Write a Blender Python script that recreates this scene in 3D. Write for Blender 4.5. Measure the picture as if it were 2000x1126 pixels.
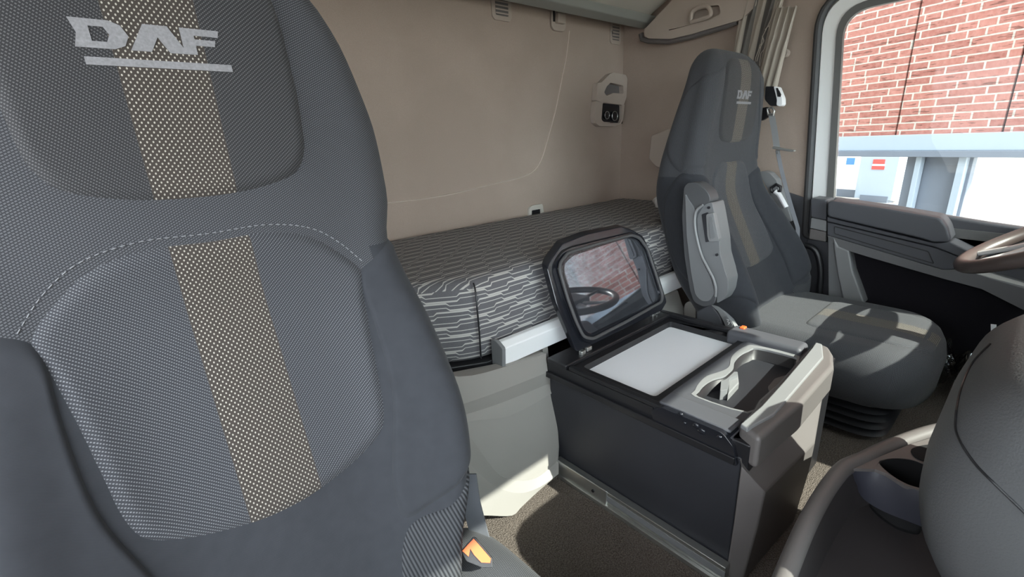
import bpy, bmesh, math, random
import numpy as np
from mathutils import Vector, Matrix, Euler
from mathutils.geometry import tessellate_polygon
random.seed(7)
for o in list(bpy.data.objects): bpy.data.objects.remove(o, do_unlink=True)
sc = bpy.context.scene
col = sc.collection
H = 2.20            # height of the camera above the yard outside; everything below is measured from eye height
# ------------------------------------------------------------------ camera
YAW, PIT, ROL, FPX = 0.70747, 0.30693, -0.04806, 897.0
_f = np.array([math.sin(YAW)*math.cos(PIT), math.cos(YAW)*math.cos(PIT), -math.sin(PIT)])
_r = np.array([math.cos(YAW), -math.sin(YAW), 0.0]); _u = np.cross(_r, _f)
_c, _s = math.cos(ROL), math.sin(ROL)
_r, _u = _c*_r + _s*_u, -_s*_r + _c*_u
cd = bpy.data.cameras.new('camera'); cam = bpy.data.objects.new('camera', cd); col.objects.link(cam)
cd.sensor_fit = 'HORIZONTAL'; cd.sensor_width = 36; cd.lens = FPX/2000*36; cd.clip_start = .02; cd.clip_end = 500
M = Matrix(((_r[0], _u[0], -_f[0], 0), (_r[1], _u[1], -_f[1], 0), (_r[2], _u[2], -_f[2], H), (0, 0, 0, 1)))
cam.matrix_world = M
sc.camera = cam
# ------------------------------------------------------------------ light
sc.view_settings.view_transform = 'Standard'; sc.view_settings.look = 'None'
sc.view_settings.gamma = 1; sc.view_settings.use_curve_mapping = False
sc.view_settings.exposure = 0.35
SKY_LO, SKY_HI = .9, 9.0
w = bpy.data.worlds.new('sky'); sc.world = w; w.use_nodes = True
bg = w.node_tree.nodes['Background']; bg.inputs[0].default_value = (.88, .94, 1, 1)
_n, _l = w.node_tree.nodes, w.node_tree.links         # hazy sky, brighter on the side the sun stands
_t = _n.new('ShaderNodeTexCoord'); _d = _n.new('ShaderNodeVectorMath'); _d.operation = 'DOT_PRODUCT'; _d.inputs[1].default_value = (-.25, -.85, .45)
_m = _n.new('ShaderNodeMapRange'); _m.interpolation_type = 'SMOOTHSTEP'
for _i, _v in zip((1, 2, 3, 4), (-.1, .9, SKY_LO, SKY_HI)): _m.inputs[_i].default_value = _v
_l.new(_t.outputs['Generated'], _d.inputs[0]); _l.new(_d.outputs['Value'], _m.inputs[0]); _l.new(_m.outputs[0], bg.inputs[1])
sun = bpy.data.lights.new('sun', 'SUN'); sun.energy = 12; sun.angle = .009; sun.color = (1, .95, .86)
so = bpy.data.objects.new('sun', sun); col.objects.link(so)
SUN = Vector((-.12, .75, -.66)).normalized()
so.rotation_euler = SUN.to_track_quat('-Z', 'Y').to_euler(); so.location = (0, -3, 6)

# ------------------------------------------------------------------ geometry helpers
def ray(px, py): return _f + (px-1000)/FPX*_r - (py-563)/FPX*_u
def at(px, py, X=None, Y=None, Z=None, P=None, N=None):
    """where the sight line of a measured photo point meets a real plane"""
    d = ray(px, py)
    if X is not None: k = X/d[0]
    elif Y is not None: k = Y/d[1]
    elif Z is not None: k = Z/d[2]
    else: k = float(np.dot(P, N)/np.dot(d, N))
    return Vector(d*k)
TOP = []
def up(o):
    TOP.append(o); return o
def link(name, bm, mats, parent=None, smooth=True, bevel=0, seg=2, sub=0, angle=35):
    me = bpy.data.meshes.new(name)
    bmesh.ops.recalc_face_normals(bm, faces=bm.faces)
    bm.to_mesh(me); bm.free()
    if me.uv_layers: me.uv_layers[0].name = 'UVMap'
    for m in (mats if isinstance(mats, (list, tuple)) else [mats]): me.materials.append(m)
    o = bpy.data.objects.new(name, me); col.objects.link(o)
    if smooth:
        me.shade_smooth()
        if not sub and angle:
            me.set_sharp_from_angle(angle=math.radians(angle))
    if bevel:
        b = o.modifiers.new('bevel', 'BEVEL'); b.width = bevel; b.segments = seg; b.limit_method = 'ANGLE'; b.angle_limit = math.radians(28)
        b.harden_normals = True
    if sub:
        s = o.modifiers.new('sub', 'SUBSURF'); s.levels = sub; s.render_levels = sub
    if parent is not None: o.parent = parent
    else: up(o)
    return o
def tag(o, label=None, cat=None, group=None, kind=None):
    if label: o['label'] = label
    if cat: o['category'] = cat
    if group: o['group'] = group
    if kind: o['kind'] = kind
    return o
def thing(name, loc, label, cat, group=None):
    o = bpy.data.objects.new(name, None); col.objects.link(o); o.empty_display_size = .05
    o['_loc'] = list(loc); up(o)
    return tag(o, label, cat, group)
def prism(pts, d, bm=None, mi=0):
    """polygon (planar, 3D) thickened by vector d, caps triangulated"""
    bm = bm or bmesh.new(); d = Vector(d); pts = [Vector(p) for p in pts]; n = len(pts)
    a = [bm.verts.new(p) for p in pts]; b = [bm.verts.new(p+d) for p in pts]
    fs = [bm.faces.new(a), bm.faces.new(b[::-1])]
    for i in range(n): fs.append(bm.faces.new((a[i], b[i], b[(i+1) % n], a[(i+1) % n])))
    for f in fs: f.material_index = mi
    return bm
def box(x0, x1, y0, y1, z0, z1, bm=None, mi=0):
    return prism([(x0, y0, z0), (x1, y0, z0), (x1, y1, z0), (x0, y1, z0)], (0, 0, z1-z0), bm, mi)
def roundpoly(pts, r, n=5):
    """round the corners of a 3D polygon; r number or list"""
    pts = [Vector(p) for p in pts]; out = []; N = len(pts)
    for i, p in enumerate(pts):
        ri = r[i] if isinstance(r, (list, tuple)) else r
        if ri <= 0: out.append(p); continue
        a = pts[i-1]-p; b = pts[(i+1) % N]-p
        ri = min(ri, a.length*.48, b.length*.48)
        a = p+a.normalized()*ri; b = p+b.normalized()*ri
        for k in range(n+1):
            t = k/n; out.append(a*(1-t)**2+p*2*t*(1-t)+b*t*t)
    return out
def ringplate(outer, inner, d, bm=None, mi=0):
    """flat frame between two closed 3D loops, thickened by d"""
    bm = bm or bmesh.new(); d = Vector(d)
    polys = [[Vector(p) for p in outer], [Vector(p) for p in inner]]
    flat = [p for q in polys for p in q]
    A = [bm.verts.new(p) for p in flat]; B = [bm.verts.new(p+d) for p in flat]
    for t in tessellate_polygon(polys):
        try:
            f = bm.faces.new([A[i] for i in t]); f.material_index = mi
            f = bm.faces.new([B[i] for i in t][::-1]); f.material_index = mi
        except ValueError: pass
    s = 0
    for q in polys:
        n = len(q)
        for i in range(n):
            j = (i+1) % n
            f = bm.faces.new((A[s+i], B[s+i], B[s+j], A[s+j])); f.material_index = mi
        s += n
    return bm
def catmull(pts, n=8, closed=False):
    pts = [Vector(p) for p in pts]; out = []; N = len(pts)
    rng = range(N if closed else N-1)
    g = (lambda i: pts[i % N]) if closed else (lambda i: pts[max(0, min(N-1, i))])
    for i in rng:
        p0, p1, p2, p3 = g(i-1), g(i), g(i+1), g(i+2)
        for k in range(n):
            t = k/n
            out.append(.5*((2*p1)+(p2-p0)*t+(2*p0-5*p1+4*p2-p3)*t*t+(3*p1-p0-3*p2+p3)*t**3))
    if not closed: out.append(pts[-1])
    return out
def tube(path, rad, bm=None, seg=10, closed=False, flat=1.0, upv=None, mi=0):
    """swept round (or flattened) section along a path; rad number or list"""
    bm = bm or bmesh.new(); path = [Vector(p) for p in path]; n = len(path); rings = []
    prev = None
    for i, p in enumerate(path):
        a = path[(i-1) % n] if (closed or i) else p; b = path[(i+1) % n] if (closed or i < n-1) else p
        t = (b-a).normalized()
        if upv is not None: s = t.cross(Vector(upv)).normalized()
        elif prev is None:
            s = t.cross(Vector((0, 0, 1)));
            if s.length < .1: s = t.cross(Vector((1, 0, 0)))
            s.normalize()
        else: s = (prev-t*prev.dot(t)).normalized()
        prev = s; q = t.cross(s)
        r = rad[i] if isinstance(rad, (list, tuple)) else rad
        rings.append([bm.verts.new(p+s*math.cos(2*math.pi*k/seg)*r+q*math.sin(2*math.pi*k/seg)*r*flat) for k in range(seg)])
    for i in range(n if closed else n-1):
        A, B = rings[i], rings[(i+1) % n]
        for k in range(seg):
            f = bm.faces.new((A[k], A[(k+1) % seg], B[(k+1) % seg], B[k])); f.material_index = mi
    if not closed:
        bm.faces.new(rings[0][::-1]).material_index = mi; bm.faces.new(rings[-1]).material_index = mi
    return bm
def strap(path, width, wdir, thick, bm=None):
    """flat ribbon with thickness"""
    bm = bm or bmesh.new(); wd = Vector(wdir).normalized(); path = [Vector(p) for p in path]; R = []
    for i, p in enumerate(path):
        t = (path[min(i+1, len(path)-1)]-path[max(i-1, 0)]).normalized(); n = t.cross(wd).normalized()*thick/2; h = wd*width/2
        R.append([bm.verts.new(p+h+n), bm.verts.new(p+h-n), bm.verts.new(p-h-n), bm.verts.new(p-h+n)])
    for A, B in zip(R, R[1:]):
        for k in range(4): bm.faces.new((A[k], A[(k+1) % 4], B[(k+1) % 4], B[k]))
    bm.faces.new(R[0][::-1]); bm.faces.new(R[-1])
    return bm
def cyl(c, axis, r, h, bm=None, seg=24, r2=None, mi=0):
    c = Vector(c); a = Vector(axis).normalized()*h/2
    return tube([c-a, c+a], [r, r if r2 is None else r2], bm, seg, mi=mi)
def blob(outline, prof, bm=None, uv=True, mi=0):
    """cushion: plan outline (x,y) scaled about its centre by r at height z for (r,z) in prof; UVs in metres"""
    bm = bm or bmesh.new(); L = bm.loops.layers.uv.verify()
    P = [Vector((p[0], p[1], 0)) for p in outline]; c = sum(P, Vector())/len(P); n = len(P)
    per = [0]
    for i in range(n): per.append(per[-1]+(P[(i+1) % n]-P[i]).length)
    mid = bm.verts.new(c+Vector((0, 0, prof[0][1]))); rings = []
    for r, z in prof[1:]: rings.append([bm.verts.new(c+(p-c)*r+Vector((0, 0, z))) for p in P])
    for i in range(n):
        f = bm.faces.new((mid, rings[0][i], rings[0][(i+1) % n])); f.material_index = mi
        for l in f.loops: l[L].uv = l.vert.co.xy
    for k in range(len(rings)-1):
        side = prof[k+2][0] > .97 or prof[k+1][0] > .985
        for i in range(n):
            j = (i+1) % n
            f = bm.faces.new((rings[k][i], rings[k+1][i], rings[k+1][j], rings[k][j])); f.material_index = mi
            for l in f.loops:
                if abs(f.normal.z) < .6 and False: pass
                l[L].uv = l.vert.co.xy
            if side:
                for l, (a, b) in zip(f.loops, ((i, k), (i, k+1), (i+1, k+1), (i+1, k))):
                    l[L].uv = (per[a], prof[b+1][1])
    bm.faces.new(rings[-1][::-1])
    return bm
def smoothstep(a, b, x):
    t = max(0, min(1, (x-a)/(b-a))); return t*t*(3-2*t)
def curve1(tab):
    xs = [a for a, _ in tab]; ys = [b for _, b in tab]
    if xs[0] > xs[-1]: xs, ys = xs[::-1], ys[::-1]
    def f(x):
        n = len(xs)
        if x <= xs[0]: return ys[0]+(x-xs[0])*(ys[1]-ys[0])/(xs[1]-xs[0])
        if x >= xs[-1]: return ys[-1]+(x-xs[-1])*(ys[-1]-ys[-2])/(xs[-1]-xs[-2])
        i = max(j for j in range(n-1) if xs[j] <= x)
        h = xs[i+1]-xs[i]; t = (x-xs[i])/h
        def m(j):
            if j == 0: return (ys[1]-ys[0])/(xs[1]-xs[0])
            if j == n-1: return (ys[-1]-ys[-2])/(xs[-1]-xs[-2])
            return (ys[j+1]-ys[j-1])/(xs[j+1]-xs[j-1])
        a, b = ys[i], ys[i+1]
        return (2*t**3-3*t*t+1)*a+(t**3-2*t*t+t)*h*m(i)+(-2*t**3+3*t*t)*b+(t**3-t*t)*h*m(i+1)
    return f

# ------------------------------------------------------------------ materials
class S:
    """tiny expression wrapper over math nodes"""
    def __init__(s, nt, v): s.nt, s.v = nt, v
    def op(s, o, b=None, c=None):
        n = s.nt.nodes.new('ShaderNodeMath'); n.operation = o
        for i, x in enumerate((s, b, c)):
            if x is None: continue
            x = x.v if isinstance(x, S) else x
            if isinstance(x, (int, float)): n.inputs[i].default_value = x
            else: s.nt.links.new(x, n.inputs[i])
        return S(s.nt, n.outputs[0])
    def __add__(s, b): return s.op('ADD', b)
    def __sub__(s, b): return s.op('SUBTRACT', b)
    def __mul__(s, b): return s.op('MULTIPLY', b)
    def __truediv__(s, b): return s.op('DIVIDE', b)
    def __lt__(s, b): return s.op('LESS_THAN', b)
    def __gt__(s, b): return s.op('GREATER_THAN', b)
    def abs(s): return s.op('ABSOLUTE')
    def frac(s): return s.op('FRACT')
    def floor(s): return s.op('FLOOR')
    def mod(s, b): return s.op('FLOORED_MODULO', b)
    def max(s, b): return s.op('MAXIMUM', b)
    def min(s, b): return s.op('MINIMUM', b)
    def clamp(s): return s.max(0.0).min(1.0)
def newmat(name, rough=.6, metal=0, spec=.5):
    m = bpy.data.materials.new(name); m.use_nodes = True; nt = m.node_tree; b = nt.nodes['Principled BSDF']
    b.inputs['Roughness'].default_value = rough; b.inputs['Metallic'].default_value = metal; b.inputs['Specular IOR Level'].default_value = spec
    return m, nt, b
def noise(nt, scale, detail=3, coord='Object', vec=None):
    tc = nt.nodes.new('ShaderNodeTexCoord'); n = nt.nodes.new('ShaderNodeTexNoise')
    n.inputs['Scale'].default_value = scale; n.inputs['Detail'].default_value = detail
    nt.links.new(tc.outputs[coord], n.inputs['Vector']); return S(nt, n.outputs['Fac'])
def mixc(nt, fac, a, b):
    n = nt.nodes.new('ShaderNodeMix'); n.data_type = 'RGBA'
    if isinstance(fac, S): nt.links.new(fac.v, n.inputs[0])
    else: n.inputs[0].default_value = fac
    for i, x in ((6, a), (7, b)):
        if isinstance(x, tuple): n.inputs[i].default_value = (*x[:3], 1)
        else: nt.links.new(x, n.inputs[i])
    return n.outputs[2]
def bump(nt, b, h, strength=.3, dist=.002):
    n = nt.nodes.new('ShaderNodeBump'); n.inputs['Strength'].default_value = strength; n.inputs['Distance'].default_value = dist
    nt.links.new(h.v, n.inputs['Height']); nt.links.new(n.outputs[0], b.inputs['Normal'])
def plastic(name, c, rough=.5, grain=900, gs=.15, metal=0, var=.12, spec=.5, dirt=4):
    m, nt, b = newmat(name, rough, metal, spec)
    n = noise(nt, dirt, 5); c2 = tuple(x*(1-var) for x in c)
    nt.links.new(mixc(nt, n, c2, tuple(min(1, x*(1+var*.6)) for x in c)), b.inputs['Base Color'])
    if gs: bump(nt, b, noise(nt, grain, 2), gs, .0006)
    return m
def uvs(nt):
    t = nt.nodes.new('ShaderNodeUVMap'); t.uv_map = 'UVMap'
    s = nt.nodes.new('ShaderNodeSeparateXYZ'); nt.links.new(t.outputs[0], s.inputs[0])
    return S(nt, s.outputs[0]), S(nt, s.outputs[1])
def rows(u, v, k, pr, pa, duty, fill):
    """slanted rows of short dashes in a woven cloth"""
    a = (v-u*k)/pr; i = a.floor(); al = (u+v*k)/pa+i*.5
    return (a.frac() < duty)*(al.frac() < fill)
def m_insert(name, stripe=True, dk=(.030, .032, .037), lt=(.22, .225, .24), sc_=1.0, flat=False):
    m, nt, b = newmat(name, .85, 0, .25)
    u, v = uvs(nt); au = u.abs()
    r = rows(au, v, .85, .0037, .0029, .38, .58)
    base = mixc(nt, r, dk, lt); hh = r
    if stripe:
        py = .0031; i = (v/py).floor(); fx = (u/.0052+i.mod(2.0)*.5).frac()-.5; fy = (v/py).frac()-.5
        dot = ((fx*fx)/(.145*.145)+(fy*fy)/(.33*.33)) < 1.0
        sc2 = mixc(nt, dot, (.040, .033, .028), (.37, .345, .30))
        msk = au < .0385
        base = mixc(nt, msk, base, sc2); hh = r*(msk*-1.0+1.0)+dot*msk
    nt.links.new(base, b.inputs['Base Color']); bump(nt, b, hh, .5, .0008)
    b.inputs['Sheen Weight'].default_value = .08; b.inputs['Sheen Roughness'].default_value = .6
    return m
def m_twill(name, dk=(.028, .029, .033), lt=(.092, .095, .103)):
    m, nt, b = newmat(name, .85, 0, .25); u, v = uvs(nt)
    r = rows(u, v, .55, .0026, .0031, .5, .7)
    nt.links.new(mixc(nt, r, dk, lt), b.inputs['Base Color']); bump(nt, b, r, .5, .0007)
    b.inputs['Sheen Weight'].default_value = .08
    return m
def m_cloth(name, c=(.029, .031, .036)):
    m, nt, b = newmat(name, .9, 0, .2); u, v = uvs(nt)
    r = ((u*.8+v)/.0011).frac(); n = noise(nt, 60, 4)
    k = (r*.5+n*.6)
    nt.links.new(mixc(nt, k, tuple(x*.72 for x in c), tuple(x*1.3 for x in c)), b.inputs['Base Color'])
    bump(nt, b, r+n, .25, .0005); b.inputs['Sheen Weight'].default_value = .10
    return m
def m_rib(name):
    m, nt, b = newmat(name, .85, 0, .25); u, v = uvs(nt)
    r = (((u*1.0+v*.18)/.0042).frac()-.5).abs()*2.0
    nt.links.new(mixc(nt, r, (.010, .011, .013), (.075, .078, .085)), b.inputs['Base Color']); bump(nt, b, r, .8, .0015)
    return m
def m_mattress():
    m, nt, b = newmat('mattress_fabric', .9, 0, .2); u, v = uvs(nt)
    P, L, hgt = .0215, .14, .0062
    def line(off, w, hi, lo):
        q = v/P+off; row = q.floor()
        x = (u/L+row*.37+(row*12.9898).op('SINE')*.12).frac()
        # trapezoid wave: low, ramp, high, ramp
        wave = ((x-.42)/.05).clamp()-((x-.93)/.05).clamp()
        y = (v+off*P)-row*P
        d = (y-wave*hgt-.004).abs()
        ww = wave*(hi-lo)+lo
        return d < ww
    a = line(0.0, 0, .0020, .0010); c = line(.5, 0, .0010, .0020)
    k = a.max(c)
    n = noise(nt, 500, 2)
    g = mixc(nt, n, (.100, .098, .106), (.155, .153, .163))
    nt.links.new(mixc(nt, k, g, (.47, .455, .43)), b.inputs['Base Color']); bump(nt, b, k+n*.3, .35, .0012)
    return m
def m_beige():
    m, nt, b = newmat('beige_wall_fabric', .95, 0, .15)
    n = noise(nt, 420, 3); s = noise(nt, 2.3, 6)
    sm = ((s-.42)*3.0).clamp()
    c1 = mixc(nt, sm, (.38, .305, .258), (.50, .408, .35))
    nt.links.new(mixc(nt, n, c1, (.33, .265, .222)), b.inputs['Base Color']); bump(nt, b, n, .5, .0012)
    return m
def m_carpet():
    m, nt, b = newmat('carpet', 1, 0, .1)
    n = noise(nt, 330, 4); s = noise(nt, 9, 4)
    k = ((n-.36)*3.2).clamp()
    a = mixc(nt, k, (.070, .058, .050), (.20, .17, .148))
    nt.links.new(mixc(nt, ((s-.4)*1.2).clamp(), a, (.13, .11, .096)), b.inputs['Base Color']); bump(nt, b, n, 1.0, .005)
    return m
def m_brick():
    m, nt, b = newmat('rustic_brick', .9, 0, .2); u, v = uvs(nt)
    bw, bh, mo = .240, .0590, .0115
    row = (v/bh).floor()
    # uneven bond: courses shifted by thirds, some half bricks
    uu = u/bw+row*.37+(row*7.13).op('SINE')*.21
    wn = nt.nodes.new('ShaderNodeTexWhiteNoise'); wn.noise_dimensions = '2D'
    cmb = nt.nodes.new('ShaderNodeCombineXYZ'); nt.links.new((uu.floor()).v, cmb.inputs[0]); nt.links.new(row.v, cmb.inputs[1])
    nt.links.new(cmb.outputs[0], wn.inputs['Vector']); rnd = S(nt, wn.outputs['Value'])
    fx = uu.frac(); fy = (v/bh).frac()
    half = (rnd > .72)*(((fx-.5).abs()) < (mo/bw*.5))
    jitter = noise(nt, 22, 3)*.05
    edge = ((fx > (jitter*0.4+mo/bw))*(fy > (jitter*1.3+mo/bh*.8)))*(half*-1.0+1.0)
    n = noise(nt, 30, 5); n2 = noise(nt, 6, 4)
    # chipped, wavy face marks of the rustic bricks
    tc = nt.nodes.new('ShaderNodeMapping'); tc.inputs['Scale'].default_value = (6, 6, 45)
    t0 = nt.nodes.new('ShaderNodeTexCoord'); nt.links.new(t0.outputs['Object'], tc.inputs[0])
    nn = nt.nodes.new('ShaderNodeTexNoise'); nn.inputs['Scale'].default_value = 1.6; nn.inputs['Detail'].default_value = 5; nt.links.new(tc.outputs[0], nn.inputs['Vector'])
    chip = ((S(nt, nn.outputs['Fac'])-.60)*14.0).clamp()*((fy-.45).abs() < .32)
    red = mixc(nt, rnd, (.28, .105, .085), (.38, .16, .13))
    red = mixc(nt, (n-.35).clamp()*.8, red, (.50, .28, .24))
    red = mixc(nt, chip*.75, red, (.16, .075, .06))
    nt.links.new(mixc(nt, edge, (.46, .40, .35), red), b.inputs['Base Color'])
    bump(nt, b, edge*.6+n*.5-chip*.6, .8, .012)
    return m
def m_concrete():
    m, nt, b = newmat('concrete', .9, 0, .2); n = noise(nt, 1.3, 6); n2 = noise(nt, 40, 3)
    nt.links.new(mixc(nt, n, (.27, .245, .215), (.35, .325, .295)), b.inputs['Base Color']); return m
def m_glass(name='glass', tint=(.93, .97, .96)):
    m = bpy.data.materials.new(name); m.use_nodes = True; nt = m.node_tree; nt.nodes.clear()
    o = nt.nodes.new('ShaderNodeOutputMaterial'); mx = nt.nodes.new('ShaderNodeMixShader')
    t = nt.nodes.new('ShaderNodeBsdfTransparent'); t.inputs[0].default_value = (*tint, 1)
    g = nt.nodes.new('ShaderNodeBsdfGlossy'); g.inputs['Roughness'].default_value = .02
    fr = nt.nodes.new('ShaderNodeFresnel'); fr.inputs[0].default_value = 1.45
    nt.links.new((S(nt, fr.outputs[0])*.6).v, mx.inputs[0]); nt.links.new(t.outputs[0], mx.inputs[1]); nt.links.new(g.outputs[0], mx.inputs[2]); nt.links.new(mx.outputs[0], o.inputs[0])
    return m
MT = dict(
    insert=m_insert('seat_centre_fabric', dk=(.027, .028, .033), lt=(.140, .145, .155)), head=m_insert('headrest_fabric', dk=(.022, .022, .024), lt=(.095, .095, .098)),
    twill=m_twill('seat_twill_fabric'), cloth=m_cloth('seat_plain_cloth'), rib=m_rib('seat_ribbed_fabric'),
    logo=plastic('woven_logo_thread', (.22, .22, .23), .9, 600, .2, var=.45, dirt=420), stitch=plastic('seat_stitch_thread', (.19, .195, .205), .8, gs=0),
    mattress=m_mattress(), beige=m_beige(), carpet=m_carpet(),
    beigeplastic=plastic('beige_plastic', (.42, .355, .305), .55), greypanel=plastic('warm_grey_plastic', (.27, .257, .24), .45, var=.08),
    lightbeige=plastic('pale_headliner', (.52, .49, .44), .8, 500, .3),
    silver=plastic('satin_aluminium', (.88, .89, .90), .35, gs=.05, metal=.1, var=.03), rail=plastic('shelf_rail_grey', (.30, .31, .29), .5, gs=0, metal=.2, var=.04),
    steel=plastic('zinc_steel', (.55, .56, .54), .3, gs=0, metal=.9, var=.2), black=plastic('black_plastic', (.012, .012, .014), .38, 700, .2, spec=.5),
    fridge=plastic('charcoal_fridge_side', (.020, .021, .026), .55, 500, .35, var=.3, dirt=6), gloss=plastic('gloss_black', (.012, .013, .017), .16, gs=0, var=.2),
    white=plastic('white_liner', (.80, .81, .84), .35, gs=0, var=.05), charcoal=plastic('charcoal_trim', (.070, .072, .082), .55),
    dash=plastic('dash_grey', (.095, .097, .100), .55, 420, .8, var=.06), trim=plastic('mid_grey_trim', (.17, .175, .18), .45),
    lighttrim=plastic('light_grey_trim', (.21, .213, .216), .45), doorlight=plastic('door_grey_plastic', (.13, .13, .133), .5), armgrey=plastic('armrest_grey_plastic', (.075, .077, .082), .5),
    brown=plastic('taupe_trim', (.130, .119, .115), .45), cup=plastic('console_grey', (.20, .195, .19), .42),
    whitepaint=plastic('white_body_paint', (.88, .89, .88), .3, gs=0, var=.03), seal=plastic('rubber_seal', (.06, .06, .062), .6, gs=.1),
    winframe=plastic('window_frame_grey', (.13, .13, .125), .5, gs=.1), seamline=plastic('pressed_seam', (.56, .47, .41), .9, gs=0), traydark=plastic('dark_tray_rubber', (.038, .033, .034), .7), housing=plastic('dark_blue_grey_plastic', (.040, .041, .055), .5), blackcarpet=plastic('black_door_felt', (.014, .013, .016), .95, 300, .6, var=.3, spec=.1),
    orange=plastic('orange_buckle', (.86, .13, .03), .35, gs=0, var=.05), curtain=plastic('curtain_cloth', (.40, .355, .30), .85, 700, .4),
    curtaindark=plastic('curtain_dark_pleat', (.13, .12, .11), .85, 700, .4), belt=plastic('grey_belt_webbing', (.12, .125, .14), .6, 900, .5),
    brick=m_brick(), concrete=m_concrete(), glass=m_glass(), gateblue=plastic('gate_grey_paint', (.15, .17, .21), .45, gs=0),
    gatelight=plastic('gate_light_paint', (.33, .38, .44), .4, gs=0, var=.04), red=plastic('red_marking', (.65, .08, .07), .5, gs=0), blue=plastic('blue_marking', (.08, .22, .6), .5, gs=0),
    bag=plastic('white_plastic_bag', (.60, .58, .56), .5, 60, .5), leather=plastic('brown_wheel_leather', (.085, .065, .060), .38, 600, .3),
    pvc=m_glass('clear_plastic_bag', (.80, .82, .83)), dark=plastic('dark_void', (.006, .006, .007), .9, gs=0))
def m_mirror():
    m, nt, b = newmat('lid_dark_mirror', .025, .85)
    s = noise(nt, 25, 5); st = ((s-.45)*2.5).clamp()
    nt.links.new(mixc(nt, st, (.20, .21, .24), (.27, .29, .33)), b.inputs['Base Color']); return m
MT['mirror'] = m_mirror()

# ================================================================== THE CAB
FL = -.87        # cab floor below the eye
XR, YB = 2.13, 1.54
def struct(name, bm, mats, parent=None, **k):
    o = link(name, bm, mats, parent, **k)
    if parent is None: o['kind'] = 'structure'
    return o
struct('floor', box(-.45, 2.2, -1.0, 1.6, FL-.05, FL), MT['carpet'])
struct('wall_rear', box(-.45, 2.2, YB, YB+.04, FL, 1.25), MT['beige'])
# pressed line in the rear wall fabric
ln = [at(x, y, Y=YB-.002) for x, y in ((1112, 60), (1106, 110), (1098, 150), (1085, 215), (1070, 270), (1057, 312), (1040, 335), (1010, 348), (960, 360), (900, 375), (830, 388), (740, 398))]
struct('trim_1', tube(catmull(ln, 6), .0032, flat=.6), MT['seamline'])
# driver side wall: fabric, with the door opening cut out in front of it
YD = at(1600, 200, X=XR).y
struct('wall_driver_side', box(XR, XR+.04, .69, YB, FL, 1.25), MT['beige'])
struct('wall_passenger_side', box(-.45, -.41, .70, YB, FL, 1.25), MT['beige'])
struct('ceiling', box(-.45, 2.2, -1.0, 1.6, 1.05, 1.1), MT['lightbeige'])
struct('wall_front', box(-.45, 2.2, -1.04, -1.0, FL, -.42), MT['charcoal'])
struct('wall_passenger_upper', box(-.45, -.41, -1.0, .70, .38, 1.05), MT['beige'])
struct('door_2', box(-.46, -.41, -1.0, .70, FL, -.36), MT['charcoal'])
# overhead storage above the windscreen
struct('trim_2', box(-.40, 2.12, -.80, -.62, .62, 1.05), MT['beigeplastic'], bevel=.02)
vs = thing('added_sun_shade', (.2, -.6, .5), 'unseen beige panel added at the windscreen to shade the passenger seat and fridge', 'added sun shade')  # added out of view to block sun from the passenger seat and fridge
link('shade_panel', prism(roundpoly([(-.36, -.655, .42), (1.42, -.655, .42), (1.42, -.64, .64), (-.36, -.64, .64)], .03), (0, .018, 0)), MT['beigeplastic'], vs, bevel=.006)
link('shade_rod', tube([(-.34, -.632, .632), (1.40, -.632, .632)], .006), MT['black'], vs)
# windscreen pillars and glass
struct('trim_3', prism([(2.04, -1.0, -.42), (2.16, -1.0, -.42), (2.16, -.86, -.42), (2.10, -.86, -.42)], (0, .12, 1.47)), MT['winframe'], bevel=.01)
struct('trim_4', prism([(-.41, -1.0, -.42), (-.31, -1.0, -.42), (-.37, -.86, -.42), (-.41, -.86, -.42)], (0, .12, 1.47)), MT['winframe'], bevel=.01)
struct('window_1', box(-.40, 2.06, -.99, -.984, -.42, 1.05), MT['glass'])

# ---------------- driver's door
DX = XR
dr = bpy.data.objects.new('door_1', None); col.objects.link(dr); dr['_loc'] = [XR, .1, FL]; dr['kind'] = 'structure'; up(dr)
def dpoly(pts, X): return [at(x, y, X=X) for x, y in pts]
# window opening and its layers (frame corner is read off the photo, the rest runs on to the front)
gl = [at(1632, 402, X=DX), at(1641, 240, X=DX), at(1652, 95, X=DX)]
g_y = gl[0].y; zt = .405; zb = -.33
def wframe(y0, zt_, zb_, r, yf=-.80):
    return roundpoly([(0, y0-.022, zb_), (0, y0+.045, zt_), (0, yf, zt_+.03), (0, yf+.02, zb_-.05)], [.02, r, .1, .04], 8)
def shx(P, x): return [Vector((x, p[1], p[2])) for p in P]
W0 = wframe(.552, .385, -.33, .085); W1 = wframe(.574, .408, -.36, .10); W2 = wframe(.622, .445, -.40, .12, -.84); W3 = wframe(.652, .475, -.44, .14, -.87)
link('window_frame', ringplate(shx(W1, DX+.012), shx(W0, DX+.012), (-.022, 0, 0)), MT['winframe'], dr, bevel=.004)
link('painted_frame', ringplate(shx(W2, DX+.03), shx(W1, DX+.03), (-.035, 0, 0)), MT['whitepaint'], dr, bevel=.006)
link('door_seal', tube([p for p in shx(wframe(.638, .462, -.42, .13, -.855), DX-.004)], .0135, closed=True, upv=(1, 0, 0)), MT['seal'], dr)
W4 = wframe(.672, .50, -.46, .15, -.89)
link('outer_flange', ringplate(shx(W4, DX+.042), shx(W2, DX+.042), (.01, 0, 0)), MT['whitepaint'], dr)
link('flange_lip', ringplate(shx(W2, DX+.052), shx(wframe(.618, .441, -.40, .12, -.836), DX+.052), (-.03, 0, 0)), MT['whitepaint'], dr)
link('pane', prism(shx(W0, DX+.016), (.005, 0, 0)), MT['glass'], dr)
struct('trim_5', ringplate([(DX, .69, -.52), (DX, .69, .75), (DX, -.95, .75), (DX, -.95, -.52), ], shx(W3, DX), (.04, 0, 0)), MT['beige'])
struct('wall_driver_upper', box(XR, XR+.04, -1.0, .70, .72, 1.05), MT['beige'])
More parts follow.
